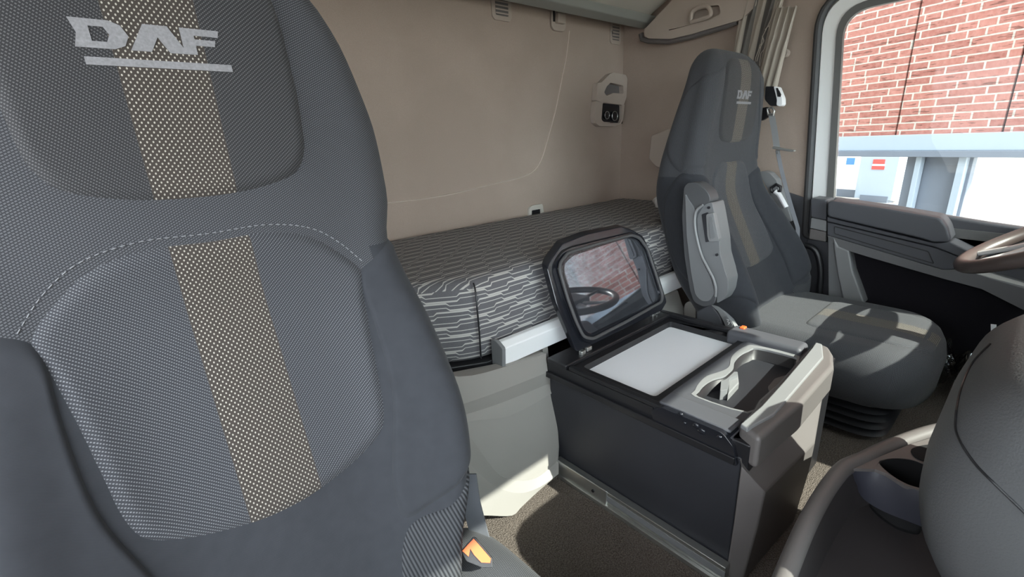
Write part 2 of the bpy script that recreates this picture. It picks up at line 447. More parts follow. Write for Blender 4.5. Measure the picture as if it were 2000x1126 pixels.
# door skin below the glass
sk = [(0, .615, FL), (0, .615, -.255), (0, .53, -.262), (0, .1, -.318), (0, -.40, -.37), (0, -.9, -.40), (0, -.9, FL)]
link('door_skin', prism(shx(sk, DX-.005), (.05, 0, 0)), MT['charcoal'], dr, bevel=.01)
X2 = 2.035
zz = lambda pts, X: [at(1560+x/3.752, 380+y/3.752, X=X) for x, y in pts]
def dpart(name, pts, X, mat, th=None, r=0, bev=.004):
    P = zz(pts, X); P = roundpoly(P, r) if r else P
    return link(name, prism(P, ((DX-X-.004 if th is None else th), 0, 0)), MT[mat], dr, bevel=bev)
dpart('armrest_end', [(85, 25), (205, 38), (203, 188), (88, 165)], X2, 'charcoal', r=.008)
dpart('switch_upper', [(88, 168), (203, 190), (200, 272), (80, 245)], X2, 'lighttrim')
dpart('switch_lower', [(80, 248), (200, 275), (197, 348), (72, 325)], X2, 'brown')
dpart('armrest', [(208, 60), (235, 45), (620, 100), (1035, 172), (1085, 240), (1115, 348), (985, 352), (905, 325), (208, 160)], 2.005, 'charcoal', r=.012, bev=.014)
dpart('armrest_ledge', [(206, 162), (985, 352), (1115, 350), (1265, 425), (1215, 470), (1000, 385), (206, 196)], 2.02, 'charcoal')
dpart('storage_flap', [(208, 200), (1000, 388), (1215, 470), (1200, 545), (1055, 550), (208, 296)], 2.03, 'charcoal')
link('flap_seam', tube(roundpoly(zz([(262, 232), (950, 415), (990, 505), (262, 285)], 2.029), .004, 3), .0012, closed=True), MT['black'], dr)
dpart('lower_ledge', [(208, 298), (1055, 552), (1200, 548), (1420, 620), (1660, 690), (1660, 850), (1340, 690), (1060, 615), (520, 458), (280, 385)], 2.025, 'doorlight', r=.003)
dpart('pull_strut', [(250, 305), (290, 380), (368, 412), (395, 560), (460, 740), (480, 800), (330, 800), (285, 600), (255, 400)], 2.02, 'lighttrim', bev=.006)
dpart('edge_strut', [(212, 298), (250, 305), (262, 420), (292, 600), (335, 800), (215, 800)], 2.035, 'trim')
dpart('felt_panel', [(300, 390), (560, 462), (1060, 610), (1340, 690), (1700, 860), (1700, 1300), (330, 1300)], 2.075, 'blackcarpet')
# grab handle beside the door (dark bent tube)
gh = link('grab_handle', tube(catmull([at(x, y, X=2.05) for x, y in ((1572, 478), (1588, 484), (1598, 500), (1603, 530), (1601, 570), (1599, 640))], 6), .011, seg=12), MT['black'])
tag(gh, 'black bent tubular grab handle beside the driver door', 'handle')
lp = [at(x, y, X=DX-.006) for x, y in ((1530, 372), (1590, 392), (1578, 470), (1575, 640), (1480, 640))]
struct('trim_6', prism(lp, (.02, 0, 0)), MT['charcoal'], bevel=.004)

# ---------------- raised pad on the side wall, upper grab-handle trim
def spoly(pts, X, ox=0, oy=0, s=1): return [at(ox+x/s, oy+y/s, X=X) for x, y in pts]
pp = link('storage_pocket', prism(roundpoly(spoly([(510, 520), (640, 470), (690, 468), (695, 505), (900, 500), (900, 830), (640, 795), (545, 760), (490, 700)], XR-.035, 1140, 130, 3.883), .012), (.034, 0, 0)), MT['beigeplastic'], bevel=.008)
tag(pp, 'beige raised storage pocket on the wall behind the driver seat', 'wall pocket')
gt = thing('grab_handle_trim', (XR, 1.2, .45), 'beige moulded trim with recessed grab handle above the curtain', 'grab handle')
P0 = spoly([(90, 290), (250, 120), (420, -60), (1200, -60), (1180, 60), (1040, 190), (830, 250), (540, 335), (350, 380), (130, 375), (95, 350)], XR-.07, 1240, 0, 5)
rc = roundpoly(spoly([(520, 215), (560, 100), (680, 60), (820, 50), (840, 130), (730, 190), (570, 235)], XR-.07, 1240, 0, 5), .008)
link('housing', ringplate(roundpoly(P0, .008), rc, (.068, 0, 0)), MT['beigeplastic'], gt, bevel=.005)
link('recess', prism([p+Vector((.03, 0, 0)) for p in rc], (.006, 0, 0)), MT['beigeplastic'], gt)
link('grip', tube(catmull(spoly([(545, 215), (570, 105), (700, 65), (735, 150), (600, 200), (545, 215)], XR-.078, 1240, 0, 5), 6), .009), MT['beigeplastic'], gt)
link('under_lip', tube(spoly([(60, 330), (70, 380), (130, 400), (330, 405), (560, 355), (900, 250), (1000, 210)], XR-.05, 1240, 0, 5), .012), MT['brown'], gt)
# ---------------- curtain bunch
ct = thing('window_curtain', (2.06, .85, .2), 'bunched beige pleated curtain hanging behind the driver headrest', 'curtain')
def curtain(name, a0, a1, b0, b1, X, folds, amp, mats, seed):
    """a = top pair of points, b = bottom pair, pleats along the width"""
    random.seed(seed); bm = bmesh.new(); NU, NV = folds*8, 10; g = []
    ph = [random.uniform(.7, 1.3) for _ in range(folds+1)]
    for j in range(NV+1):
        v = j/NV; A = at(*a0, X=X).lerp(at(*b0, X=X), v); B = at(*a1, X=X).lerp(at(*b1, X=X), v); r = []
        for i in range(NU+1):
            s = i/NU; k = s*folds; d = amp*ph[min(int(k), folds)]*math.sin(2*math.pi*k)*(1-.35*v)
            p = A.lerp(B, s)+Vector((d, amp*.5*math.cos(2*math.pi*k+v*2), 0)); r.append(bm.verts.new(p))
        g.append(r)
    for j in range(NV):
        for i in range(NU):
            f = bm.faces.new((g[j][i], g[j][i+1], g[j+1][i+1], g[j+1][i]))
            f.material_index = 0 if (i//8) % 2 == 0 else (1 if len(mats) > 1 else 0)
    o = link(name, bm, mats, ct, angle=0); s = o.modifiers.new('s', 'SOLIDIFY'); s.thickness = .002; return o
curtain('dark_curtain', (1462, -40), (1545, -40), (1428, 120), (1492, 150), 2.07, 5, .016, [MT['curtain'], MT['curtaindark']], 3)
curtain('light_curtain', (1520, 14), (1560, 12), (1474, 185), (1512, 190), 2.03, 3, .012, [MT['curtain']], 5)
# branch print on the curtain
bt = bmesh.new()
for seg in ([(1400, 20), (1300, 250), (1250, 350), (1225, 480), (1190, 600)], [(1310, 250), (1325, 330), (1290, 400)], [(1270, 470), (1230, 520), (1215, 640)], [(1245, 350), (1260, 400), (1220, 470)], [(1225, 430), (1205, 500), (1180, 560), (1170, 620)], [(1320, 240), (1270, 290)]):
    tube([at(1240+x/5, y/5, X=2.035) for x, y in seg], .0012, bt, 6)
link('branch_print', bt, MT['curtain'], ct)
dk = link('curtain_button', cyl(at(1532, 104, X=2.10), (1, 0, 0), .016, .03), MT['beigeplastic']); tag(dk, 'round beige button peg on the door pillar beside the curtain', 'wall button')

# ---------------- upper bunk, folded up
ub = thing('upper_bunk', (1, 1.3, .5), 'pale folded upper bunk with grey edge rail at the top of the rear wall', 'bunk')
link('bunk_board', prism([(-.40, 1.425, .505), (-.40, .55, .95), (-.40, .55, 1.02), (-.40, 1.42, .60)], (2.50, 0, 0)), MT['lightbeige'], ub, bevel=.006)
link('edge_rail', prism([(-.40, 1.42, .487), (-.40, 1.37, .499), (-.40, 1.352, .528), (-.40, 1.41, .522), (-.40, 1.45, .54), (-.40, 1.45, .50)], (2.518, 0, 0)), MT['rail'], ub, bevel=.004)

# ---------------- rear wall fittings
def wplate(pts, Y): return [at(x, y, Y=Y) for x, y in pts]
def vent(cx, cy, wx, wy, label, tilt):
    c = at(cx, cy, Y=YB-.006); v = thing('air_vent', c, label, 'vent', 'rear wall vents')
    P = roundpoly([(c.x-wx, c.y, c.z-wy*.75), (c.x-wx*.75, c.y, c.z-wy), (c.x+wx*.8, c.y, c.z-wy), (c.x+wx, c.y, c.z-wy*.7), (c.x+wx, c.y, c.z+wy), (c.x-wx, c.y, c.z+wy)], .006, 3)
    Q = roundpoly([(c.x-wx*.66, c.y, c.z-wy*.66), (c.x+wx*.66, c.y, c.z-wy*.66), (c.x+wx*.66, c.y, c.z+wy*.7), (c.x-wx*.66, c.y, c.z+wy*.7)], .006, 3)
    link('vent_frame', ringplate(P, Q, (0, .008, 0)), MT['beigeplastic'], v, bevel=.002)
    link('vent_back', prism(Q, (0, .005, 0)), MT['brown'], v)
    for k in range(5):
        z = c.z-wy*.55+k*wy*.27
        link('slat', box(c.x-wx*.66, c.x+wx*.66, c.y-.001, c.y+.006, z, z+wy*.10), MT['beigeplastic'], v)
vent(980, 12, .050, .050, 'larger beige slatted vent high on the rear wall, left of the latch', 0)
vent(1203, 64, .042, .050, 'smaller beige slatted vent high on the rear wall near the corner', 0)
c = at(1092, 38, Y=YB-.012); la = thing('wall_latch', c, 'beige bunk latch just under the rail between the two vents', 'latch')
link('latch_plate', prism(roundpoly([(c.x-.046, c.y, c.z+.03), (c.x-.046, c.y, c.z-.03), (c.x-.03, c.y, c.z-.045), (c.x+.03, c.y, c.z-.045), (c.x+.043, c.y, c.z-.03), (c.x+.043, c.y, c.z+.03)], .01, 3), (0, .011, 0)), MT['beigeplastic'], la, bevel=.003)
link('slot', box(c.x-.038, c.x-.028, c.y-.003, c.y+.005, c.z-.012, c.z+.04), MT['black'], la)
link('catch', box(c.x-.024, c.x+.024, c.y-.018, c.y+.001, c.z-.018, c.z+.02), MT['beigeplastic'], la, bevel=.003)
c = at(1048, 409, Y=YB-.012); lb = thing('wall_anchor', c, 'beige anchor loop on the rear wall at the back of the mattress', 'anchor')
link('anchor_plate', ringplate(roundpoly([(c.x-.052, c.y, c.z-.05), (c.x-.045, c.y, c.z+.014), (c.x-.02, c.y, c.z+.022), (c.x+.04, c.y, c.z+.022), (c.x+.052, c.y, c.z-.05)], .01, 3), roundpoly([(c.x-.032, c.y, c.z-.03), (c.x-.03, c.y, c.z), (c.x+.028, c.y, c.z), (c.x+.03, c.y, c.z-.03)], .004, 3), (0, .011, 0)), MT['lightbeige'], lb, bevel=.003)
link('slot', box(c.x-.03, c.x+.028, c.y+.006, c.y+.01, c.z-.03, c.z), MT['black'], lb)
# control unit with grab handle in the corner
q = lambda pts, Y=YB-.03: [at(1140+x/3.883, 130+y/3.883, Y=Y) for x, y in pts]
cu = thing('wall_control_unit', q([(200, 250)])[0], 'beige wall unit with grab handle and black control buttons in the rear corner', 'control panel')
hp = q([(95, 255), (105, 125), (135, 120), (200, 55), (225, 45), (320, 62), (332, 90), (325, 230), (308, 285), (150, 275)])
hh_ = roundpoly(q([(155, 195), (175, 150), (205, 122), (300, 145), (302, 205), (225, 200), (175, 222)]), .006, 3)
link('handle', ringplate(roundpoly(hp, .006, 3), hh_, (0, .028, 0)), MT['beigeplastic'], cu, bevel=.005)
link('handle_recess', prism(q([(150, 240), (150, 110), (310, 120), (310, 245)], YB-.004), (0, .003, 0)), MT['brown'], cu)
link('lower_frame', ringplate(roundpoly(q([(92, 258), (150, 272), (312, 285), (300, 400), (285, 432), (240, 452), (120, 450), (90, 425), (82, 380)]), .008, 3), roundpoly(q([(145, 275), (290, 290), (290, 400), (275, 428), (150, 418), (135, 400)]), .008, 3), (0, .028, 0)), MT['beigeplastic'], cu, bevel=.004)
link('control_face', prism(q([(136, 270), (295, 285), (295, 432), (136, 425)], YB-.014), (0, .01, 0)), MT['gloss'], cu)
for x, y, r in ((178, 368, .0175), (236, 374, .022)):
    link('button', cyl(q([(x, y)], YB-.018)[0], (0, 1, 0), r, .012, seg=20), MT['black'], cu)
    link('button_ring', tube([q([(x, y)], YB-.024)[0]+Vector((r*math.cos(a), 0, r*math.sin(a))) for a in np.linspace(0, 2*math.pi, 24, endpoint=False)], .0016, closed=True, seg=6), MT['steel'], cu)

# ---------------- lower bunk: base, rail, mattress
bf = thing('sleeper_bunk', (1.1, 1.1, FL), 'warm grey moulded bunk base with creased front panel behind the fridge', 'bunk')
n0 = Vector((0, .34, -.09)).normalized(); N0 = Vector((0, .34, -.09)); P0 = Vector((0, .80, -.53))
nb = np.array([0, .34*1.0, -.09]); 
# plane through (Y .80,z -.53) and (Y .71,z -.87): normal
nb = np.array([0.0, .34, -.09]); pb = np.array([0.0, .80, -.53])
bp = lambda pts, off=0: [at(x, y, P=pb+np.array([0, -off, 0]), N=nb) for x, y in pts]
front = bp([(700, 700), (890, 734), (1000, 712), (1066, 690), (1074, 742), (1086, 768), (1091, 830), (1094, 872), (1091, 918), (1050, 962), (1000, 1010), (930, 1008), (780, 1008)])
link('front_panel', prism(front, (0, .03, 0)), MT['greypanel'], bf, bevel=.006)
def facet(name, A, B, oa, ob):
    """slanted strip of the moulding between two lines standing oa and ob proud of the panel"""
    A = catmull(bp(A, oa), 4); B = catmull(bp(B, ob), 4); bm = bmesh.new()
    R1 = [bm.verts.new(p) for p in A]; R2 = [bm.verts.new(p) for p in B]; R3 = [bm.verts.new(p+Vector((0, .02, 0))) for p in B]; R4 = [bm.verts.new(p+Vector((0, .03, 0))) for p in A]
    for a, b in ((R1, R2), (R2, R3), (R3, R4), (R4, R1)):
        for i in range(len(A)-1): bm.faces.new((a[i], a[i+1], b[i+1], b[i]))
    bm.faces.new((R1[0], R2[0], R3[0], R4[0])); bm.faces.new((R4[-1], R3[-1], R2[-1], R1[-1]))
    return link(name, bm, MT['greypanel'], bf)
facet('crease_band', [(800, 700), (895, 735), (1000, 712), (1066, 690)], [(800, 815), (905, 788), (985, 760), (1070, 726)], .016, .016)
facet('crease_band', [(800, 815), (905, 788), (985, 760), (1070, 726)], [(800, 835), (905, 810), (985, 784), (1078, 746)], .016, .0015)
facet('crease_band', [(800, 835), (905, 810), (985, 784), (1078, 746)], [(800, 860), (920, 822), (995, 812), (1084, 764)], .0015, .006)
arcA = [(880, 820), (917, 852), (945, 890), (968, 920), (990, 934), (1030, 938), (1060, 925), (1091, 898)]
arcB = [(880, 870), (900, 885), (930, 918), (955, 940), (985, 957), (1020, 962), (1055, 950), (1091, 925)]
facet('crease_arc', arcA, arcB, .001, .014)
facet('crease_arc', arcB, [(880, 1006), (905, 1006), (930, 1006), (955, 1006), (1000, 1006), (1020, 988), (1050, 960), (1090, 926)], .014, .012)
link('side_panel', prism([(.80, .79, FL), (.80, .82, -.535), (.80, 1.5, -.535), (.80, 1.5, FL)], (.02, 0, 0)), MT['greypanel'], bf)
link('front_panel', prism([(1.285, .80, -.53), (1.47, .80, -.53), (1.50, .79, -.60), (1.52, .76, -.87), (1.285, .74, -.87)], (0, .03, 0)), MT['greypanel'], bf, bevel=.008)
link('frame_board', prism([(-.40, 1.53, -.535), (-.40, .96, -.535), (.30, .95, -.535), (.52, .885, -.535), (.62, .835, -.535), (1.55, .835, -.535), (1.66, .93, -.535), (2.12, .99, -.535), (2.12, 1.53, -.535)], (0, 0, .018)), MT['black'], bf, bevel=.003)
link('frame_edge', tube([(-.35, .945, -.538), (.28, .935, -.538), (.50, .868, -.538), (.60, .825, -.538), (.68, .812, -.538)], .011, flat=1.4), MT['black'], bf)
rl = thing('bunk_rail', (1.06, .80, -.5), 'bright satin aluminium rail along the front edge of the lower bunk', 'rail')
rp = lambda x: [(x, .800, -.527), (x, .795, -.478), (x, .812, -.466), (x, .828, -.466), (x, .828, -.527)]
link('profile', prism(rp(.645), (.855, 0, 0)), MT['silver'], rl, bevel=.003)
link('end_cap', prism(roundpoly([(.634, .792, -.536), (.634, .788, -.472), (.634, .812, -.458), (.634, .832, -.460), (.634, .832, -.536)], .004, 2), (.011, 0, 0)), MT['trim'], rl, bevel=.002)
link('end_cap', prism(rp(1.500), (.006, 0, 0)), MT['silver'], rl, bevel=.002)
mo = roundpoly([(-.38, 1.53, 0), (-.38, 1.0, 0), (.30, .985, 0), (.49, .925, 0), (.605, .845, 0), (1.10, .845, 0), (1.53, .845, 0), (1.60, .95, 0), (1.75, 1.02, 0), (2.115, 1.05, 0), (2.115, 1.53, 0), (1.0, 1.53, 0)], [.06, .06, .1, .06, .06, 0, .075, .05, .05, .06, .06, 0], 6)
# resample outline evenly
def resample(P, n):
    P = [Vector(p) for p in P]; L = [0]
    for i in range(len(P)): L.append(L[-1]+(P[(i+1) % len(P)]-P[i]).length)
    out = []
    for k in range(n):
        d = L[-1]*k/n; i = max(j for j in range(len(P)) if L[j] <= d+1e-9); t = (d-L[i])/max(1e-9, L[i+1]-L[i])
        out.append(P[i].lerp(P[(i+1) % len(P)], t))
    return out
def inset_blob(outline, prof, n=200):
    """like blob but prof gives (inset distance, z): walls keep an even inset"""
    P = [Vector((p[0], p[1], 0)) for p in resample(outline, n)]; bm = bmesh.new(); L = bm.loops.layers.uv.verify()
    area = sum(P[i].x*P[(i+1) % n].y-P[(i+1) % n].x*P[i].y for i in range(n)); sg = 1 if area > 0 else -1
    nr = []
    for i in range(n):
        t = P[(i+1) % n]-P[i-1]; nr.append(Vector((-t.y, t.x, 0)).normalized()*sg)
    per = [0]
    for i in range(n): per.append(per[-1]+(P[(i+1) % n]-P[i]).length)
    rings = [[bm.verts.new(P[i]+nr[i]*d+Vector((0, 0, z))) for i in range(n)] for d, z in prof]
    c = sum((v.co for v in rings[0]), Vector())/n; c.z = prof[0][1]; pv = rings[0]
    for q_ in (.75, .5, .25):
        nx = [bm.verts.new(c+(v.co-c)*q_) for v in rings[0]]
        for i in range(n):
            f = bm.faces.new((nx[i], pv[i], pv[(i+1) % n], nx[(i+1) % n]))
            for l in f.loops: l[L].uv = l.vert.co.xy
        pv = nx
    m_ = bm.verts.new(c)
    for i in range(n):
        f = bm.faces.new((m_, pv[i], pv[(i+1) % n]))
        for l in f.loops: l[L].uv = l.vert.co.xy
    s = [0]
    for k in range(1, len(prof)): s.append(s[-1]+math.hypot(prof[k][0]-prof[k-1][0], prof[k][1]-prof[k-1][1]))
    for k in range(len(rings)-1):
        for i in range(n):
            j = (i+1) % n; f = bm.faces.new((rings[k][i], rings[k+1][i], rings[k+1][j], rings[k][j]))
            for l, (a, b) in zip(f.loops, ((i, k), (i, k+1), (i+1, k+1), (i+1, k))):
                p = P[a % n]
                xx = p.x if abs(nr[i].y) > .5 else per[a]
                l[L].uv = l.vert.co.xy if k < 3 else (xx, .845+prof[3][0]-(s[b]-s[3]))
    bm.faces.new(rings[-1][::-1])
    return bm
ma = thing('bunk_mattress', (1, 1.2, -.52), 'grey mattress with light stepped line pattern on the lower bunk', 'mattress')
link('cover', inset_blob(mo, [(.052, -.309), (.038, -.311), (.024, -.317), (.012, -.329), (.003, -.350), (0, -.38), (-.003, -.44), (.002, -.50), (.012, -.514)], 260), MT['mattress'], ma, angle=0)
link('seam', tube([(.615, .86, -.316), (.611, .850, -.326), (.607, .842, -.345), (.606, .840, -.38), (.606, .838, -.44), (.608, .842, -.505)], .0022), MT['black'], ma)
# white bag lying at the far end of the mattress
random.seed(4); bm = bmesh.new(); bmesh.ops.create_icosphere(bm, subdivisions=3, radius=1)
for v in bm.verts:
    k = 1+.22*math.sin(v.co.x*9+v.co.z*4)*math.cos(v.co.y*8)+random.uniform(-.07, .07)
    v.co = Vector((v.co.x*.055*k, v.co.y*.045*k, max(v.co.z, -.8)*.042*k))+at(1300, 391, X=1.90)
bg_ = link('plastic_bag', bm, MT['bag'], angle=0); tag(bg_, 'crumpled pale bag on the mattress behind the driver seat', 'bag')

# ================================================================== SEATS
def seat_back(parent, cx, prof, zt, zb, Wt, Bt, Dp, hp_out, in_out, zs, logo, bol=True):
    pf, Wf, Bf, Df = curve1(prof), curve1(Wt), curve1(Bt), curve1(Dp)
    T = [0, .4, .66, .86, .97, 1.08, 1.5, 2.0]
    def P(t, v):
        s = 1 if t >= 0 else -1; a = min(abs(t), 2.0)
        e = max(0, min(1, (v-(zt-.075))/.075)); vv = min(v, zt)
        W = Wf(vv); b = Bf(vv); D = Df(vv); y0 = pf(vv)
        U = [0, .4, .67, .88, .985, 1.0, .90, 0]
        Y = [0, -.06*b, -.55*b, -1.0*b, -.72*b+.02, .05, D, D]
        u = curve1([(-.4, -.4)]+list(zip(T, U)))(a); y = curve1([(-.66, Y[2]), (-.4, Y[1])]+list(zip(T, Y)))(a)
        if a > 1.5: u = .9*(2-a)/.5; y = D
        k = math.sqrt(max(0, 1-e*e)); k = .12+.88*k if e > 0 else 1
        yc = D*.55
        return Vector((cx+s*u*W*(.55+.45*k), y0+yc+(y-yc)*k, vv))
    # padded body
    bm = bmesh.new(); L = bm.loops.layers.uv.verify(); NT = 96
    vs = list(np.linspace(zb, zt-.08, 46))+[zt-.075*(1-math.sin(a)) for a in np.linspace(0.0, math.pi/2, 9)]
    ts = [-2+4*i/NT for i in range(NT)]
    rings = [[bm.verts.new(P(t, float(v))) for t in ts] for v in vs]
    for j in range(len(vs)-1):
        vm = (vs[j]+vs[j+1])/2
        for i in range(NT):
            k = (i+1) % NT; f = bm.faces.new((rings[j][i], rings[j][k], rings[j+1][k], rings[j+1][i]))
            tm = abs(ts[i]+2/NT)
            f.material_index = 0 if vm > zs-(.05 if tm < .8 else 0) else 1
            for l, (a, b) in zip(f.loops, ((i, j), (i+1, j), (i+1, j+1), (i, j+1))):
                l[L].uv = ((-2+4*a/NT)*Wf(vs[b]), vs[b])
    bm.faces.new(rings[0][::-1]); bm.faces.new(rings[-1])
    body = link('backrest', bm, [MT['twill'], MT['cloth']], parent, angle=0)
    def nrm(t, v):
        a = P(t+.01, v)-P(t-.01, v); b = P(t, v+.002)-P(t, v-.002); n = a.cross(b); n.normalize(); return n
    def patch(name, out, mat, puff=.004, sink=-.0015, par=parent, tc=False, rings_n=16, c=None, uvc=None, per=110):
        """padded panel following the seat; outline in (u,v) metres or (t,v)"""
        Q = catmull([(a, b, 0) for a, b in out], 10, True); Q = resample(Q, per)
        tv = [(q_.x if tc else q_.x/Wf(q_.y), q_.y) for q_ in Q]
        ct_ = c or (sum(a for a, _ in tv)/len(tv), sum(b for _, b in tv)/len(tv))
        bm = bmesh.new(); L = bm.loops.layers.uv.verify(); n = len(tv); info = {}
        rs = [1-(1-k/rings_n)**1.7 for k in range(1, rings_n+1)]
        def mk(t, v, h):
            vt = bm.verts.new(P(t, v)+nrm(t, v)*h); info[vt] = (t*Wf(v), v); return vt
        mid = mk(ct_[0], ct_[1], puff); R = []
        for r in rs:
            h = sink+(puff-sink)*(1-smoothstep(.90, 1.0, r)**1.3)
            R.append([mk(ct_[0]+(a-ct_[0])*r, ct_[1]+(b-ct_[1])*r, h) for a, b in tv])
        def fc(*vv):
            f = bm.faces.new(vv)
            for l in f.loops: l[L].uv = info[l.vert]
        for i in range(n): fc(mid, R[0][i], R[0][(i+1) % n])
        for a, b in zip(R, R[1:]):
            for i in range(n): fc(a[i], b[i], b[(i+1) % n], a[(i+1) % n])
        return link(name, bm, mat, par, angle=0)
    sym = lambda h: h+[(-a, b) for a, b in h[::-1] if a > 0]
    hp_ = patch('headrest_panel', sym(hp_out), MT['head'], .006, -.002, per=150, rings_n=22)
    ins = patch('centre_panel', sym(in_out), MT['insert'], .006, -.003, per=180, rings_n=24)
    # woven letters and bar: D A F built from strokes, laid on the headrest cloth
    lx, lz, lw, lh = logo
    D = [[(0, 0), (.66, 0), (.85, .14), (.95, .5), (.85, .86), (.66, 1), (0, 1), (.08, .5)], [(.30, .24), (.55, .24), (.62, .5), (.55, .76), (.30, .76)]]
    A = [[(0, 0), (.30, 1), (.72, 1), (1.0, 0), (.67, 0), (.51, .56), (.35, 0)], None]
    F = [[(0, 0), (0, 1), (.92, 1), (.88, .74), (.30, .74), (.30, .60), (.80, .60), (.76, .36), (.30, .36), (.30, 0)], None]
    glyph = [(D, 0, .36), (A, .335, .39), (F, .70, .31)]
    bm = bmesh.new(); bm2 = bmesh.new()
    def put(b, polys):
        polys = [[Vector((x, y, 0)) for x, y in p] for p in polys if p]
        dense = []
        for p in polys:
            r = []
            for i in range(len(p)):
                for k in range(4): r.append(p[i].lerp(p[(i+1) % len(p)], k/4))
            dense.append(r)
        flat = [v for p in dense for v in p]
        def pos(v, h):
            z = lz+v.y; t = (lx+v.x)/Wf(z); return P(t, z)+nrm(t, z)*h
        Aa = [b.verts.new(pos(v, .0068)) for v in flat]; Bb = [b.verts.new(pos(v, .005)) for v in flat]
        for t in tessellate_polygon(dense):
            try: b.faces.new([Aa[i] for i in t])
            except ValueError: pass
        s = 0
        for p in dense:
            for i in range(len(p)):
                j = (i+1) % len(p); b.faces.new((Aa[s+i], Aa[s+j], Bb[s+j], Bb[s+i]))
            s += len(p)
    for (polys, ox, wd) in glyph:
        put(bm, [[((ox+x*wd)*lw+y*lh*.0-lw/2, y*lh) for x, y in p] if p else None for p in polys])
    put(bm, [[(-lw/2+.004, -lh*.60), (lw/2+.004, -lh*.60), (lw/2+.004, -lh*.32), (-lw/2+.004, -lh*.32)]])
    link('logo', bm, MT['logo'], hp_, smooth=False)
    return P, Wf, patch, nrm, hp_, ins, body

# --- passenger seat, close to the camera
CX = .0765
ps = thing('passenger_seat', (CX, .45, FL), 'large dark grey fabric passenger seat with dotted stripe, filling the left foreground', 'truck seat', 'truck cab seats')
p_prof = [(.30, .640), (.15, .621), (.09, .617), (-.03, .611), (-.087, .598), (-.158, .588), (-.22, .566), (-.295, .540), (-.395, .503), (-.50, .462), (-.62, .425)]
p_W = [(.30, .13), (.20, .165), (.165, .186), (.13, .204), (.08, .220), (.02, .234), (-.06, .235), (-.12, .219), (-.17, .223), (-.25, .236), (-.35, .242), (-.43, .224), (-.50, .190), (-.62, .165)]
p_B = [(.30, -.012), (.10, -.010), (-.05, -.005), (-.13, .004), (-.22, .030), (-.33, .050), (-.45, .050), (-.62, .02)]
p_D = [(.30, .09), (.1, .11), (-.1, .14), (-.3, .15), (-.62, .15)]
hpo = [(.0, .222), (.06, .220), (.105, .203), (.122, .16), (.1285, .08), (.1285, .03), (.124, -.004), (.106, -.028), (.06, -.041), (0, -.045)]
ino = [(0, -.084), (.06, -.083), (.105, -.094), (.135, -.118), (.160, -.150), (.154, -.180), (.147, -.23), (.142, -.28), (.137, -.325), (.125, -.355), (.09, -.378), (.04, -.392), (0, -.395)]
P, Wf, patch, nrm, hpp, insp, body = seat_back(ps, CX, p_prof, .245, -.60, p_W, p_B, p_D, hpo, ino, -.13, (-.004, .1015, .121, .0245))
for s in (1, -1):
    patch('side_bolster', [(s*a, b) for a, b in [(.68, -.155), (.80, -.135), (.98, -.118), (1.15, -.13), (1.3, -.25), (1.3, -.40), (1.12, -.415), (.98, -.405), (.80, -.435), (.56, -.460), (.50, -.43), (.52, -.38), (.60, -.30), (.645, -.21)]], MT['cloth'], .006, -.002, tc=True, c=(s*.9, -.31), per=160, rings_n=20)
    patch('ribbed_side', [(s*a, b) for a, b in [(.54, -.472), (.78, -.448), (.98, -.415), (1.14, -.425), (1.32, -.42), (1.38, -.50), (1.3, -.585), (.9, -.59), (.54, -.575)]], MT['rib'], .003, -.003, tc=True, per=110)
# double stitching along the shoulder seam
def stitches(off, par):
    bm = bmesh.new(); pts = []
    half = [(0, -.080), (.06, -.079), (.107, -.090), (.138, -.114), (.164, -.148)]
    C = catmull([(-a, b, 0) for a, b in half[::-1]]+[(a, b, 0) for a, b in half[1:]], 12)
    L = 0; n = 0; acc = [C[0]]
    for a, b in zip(C, C[1:]):
        m = int((b-a).length/.0012)+1
        for k in range(m): acc.append(a.lerp(b, k/m))
    i = 0
    while i+5 < len(acc):
        seg = acc[i:i+5]
        tube([P(q_.x/Wf(q_.y+off), q_.y+off)+nrm(q_.x/Wf(q_.y), q_.y)*.0006 for q_ in seg], .0006, bm, 5); i += 7
    return link('stitching', bm, MT['stitch'], par, angle=0)
stitches(0, insp)
# cushion
def cushion(parent, cx, y0, y1, W, z, name='seat_cushion', mat='twill', drop=.13):
    o = roundpoly([(cx-W*.96, y1, 0), (cx-W*1.0, (y0+y1)/2, 0), (cx-W*.93, y0+.03, 0), (cx, y0-.02, 0), (cx+W*.93, y0+.03, 0), (cx+W, (y0+y1)/2, 0), (cx+W*.96, y1, 0)], [.13, .1, .15, .2, .15, .1, .13], 8)
    return link(name, inset_blob(o, [(.062, z), (.048, z-.002), (.034, z-.009), (.018, z-.022), (.006, z-.045), (0, z-.075), (.006, z-drop)], 160), MT[mat], parent, angle=0)
cushion(ps, CX+.02, .0, .58, .275, -.585)
bk = thing('seat_buckle', at(930, 1075, X=.38), 'orange seat belt buckle on a grey strap beside the passenger seat', 'seat belt buckle')
A_ = [at(912, 925, X=.335), at(920, 980, X=.332), at(938, 1050, X=.328), at(955, 1110, X=.322)]
link('strap', strap(A_, .032, (.35, -.5, .1), .003), MT['belt'], bk)
bN = Vector((-.42, -.55, .72)).normalized(); bP = at(930, 1075, X=.305)*.89
bz = lambda pts, o: [at(848+x/6.397, 950+y/6.397, P=np.array(bP+bN*o), N=np.array(bN)) for x, y in pts]
link('buckle_body', prism(roundpoly(bz([(335, 800), (400, 720), (490, 620), (520, 635), (725, 885), (735, 1010), (600, 1010), (400, 930)], 0), .003, 3), -bN*.022), MT['black'], bk, bevel=.003)
link('release_button', prism(bz([(352, 800), (410, 735), (494, 648), (708, 895), (700, 950), (590, 945), (500, 850), (450, 770), (430, 870)], .003), -bN*.008), MT['orange'], bk)

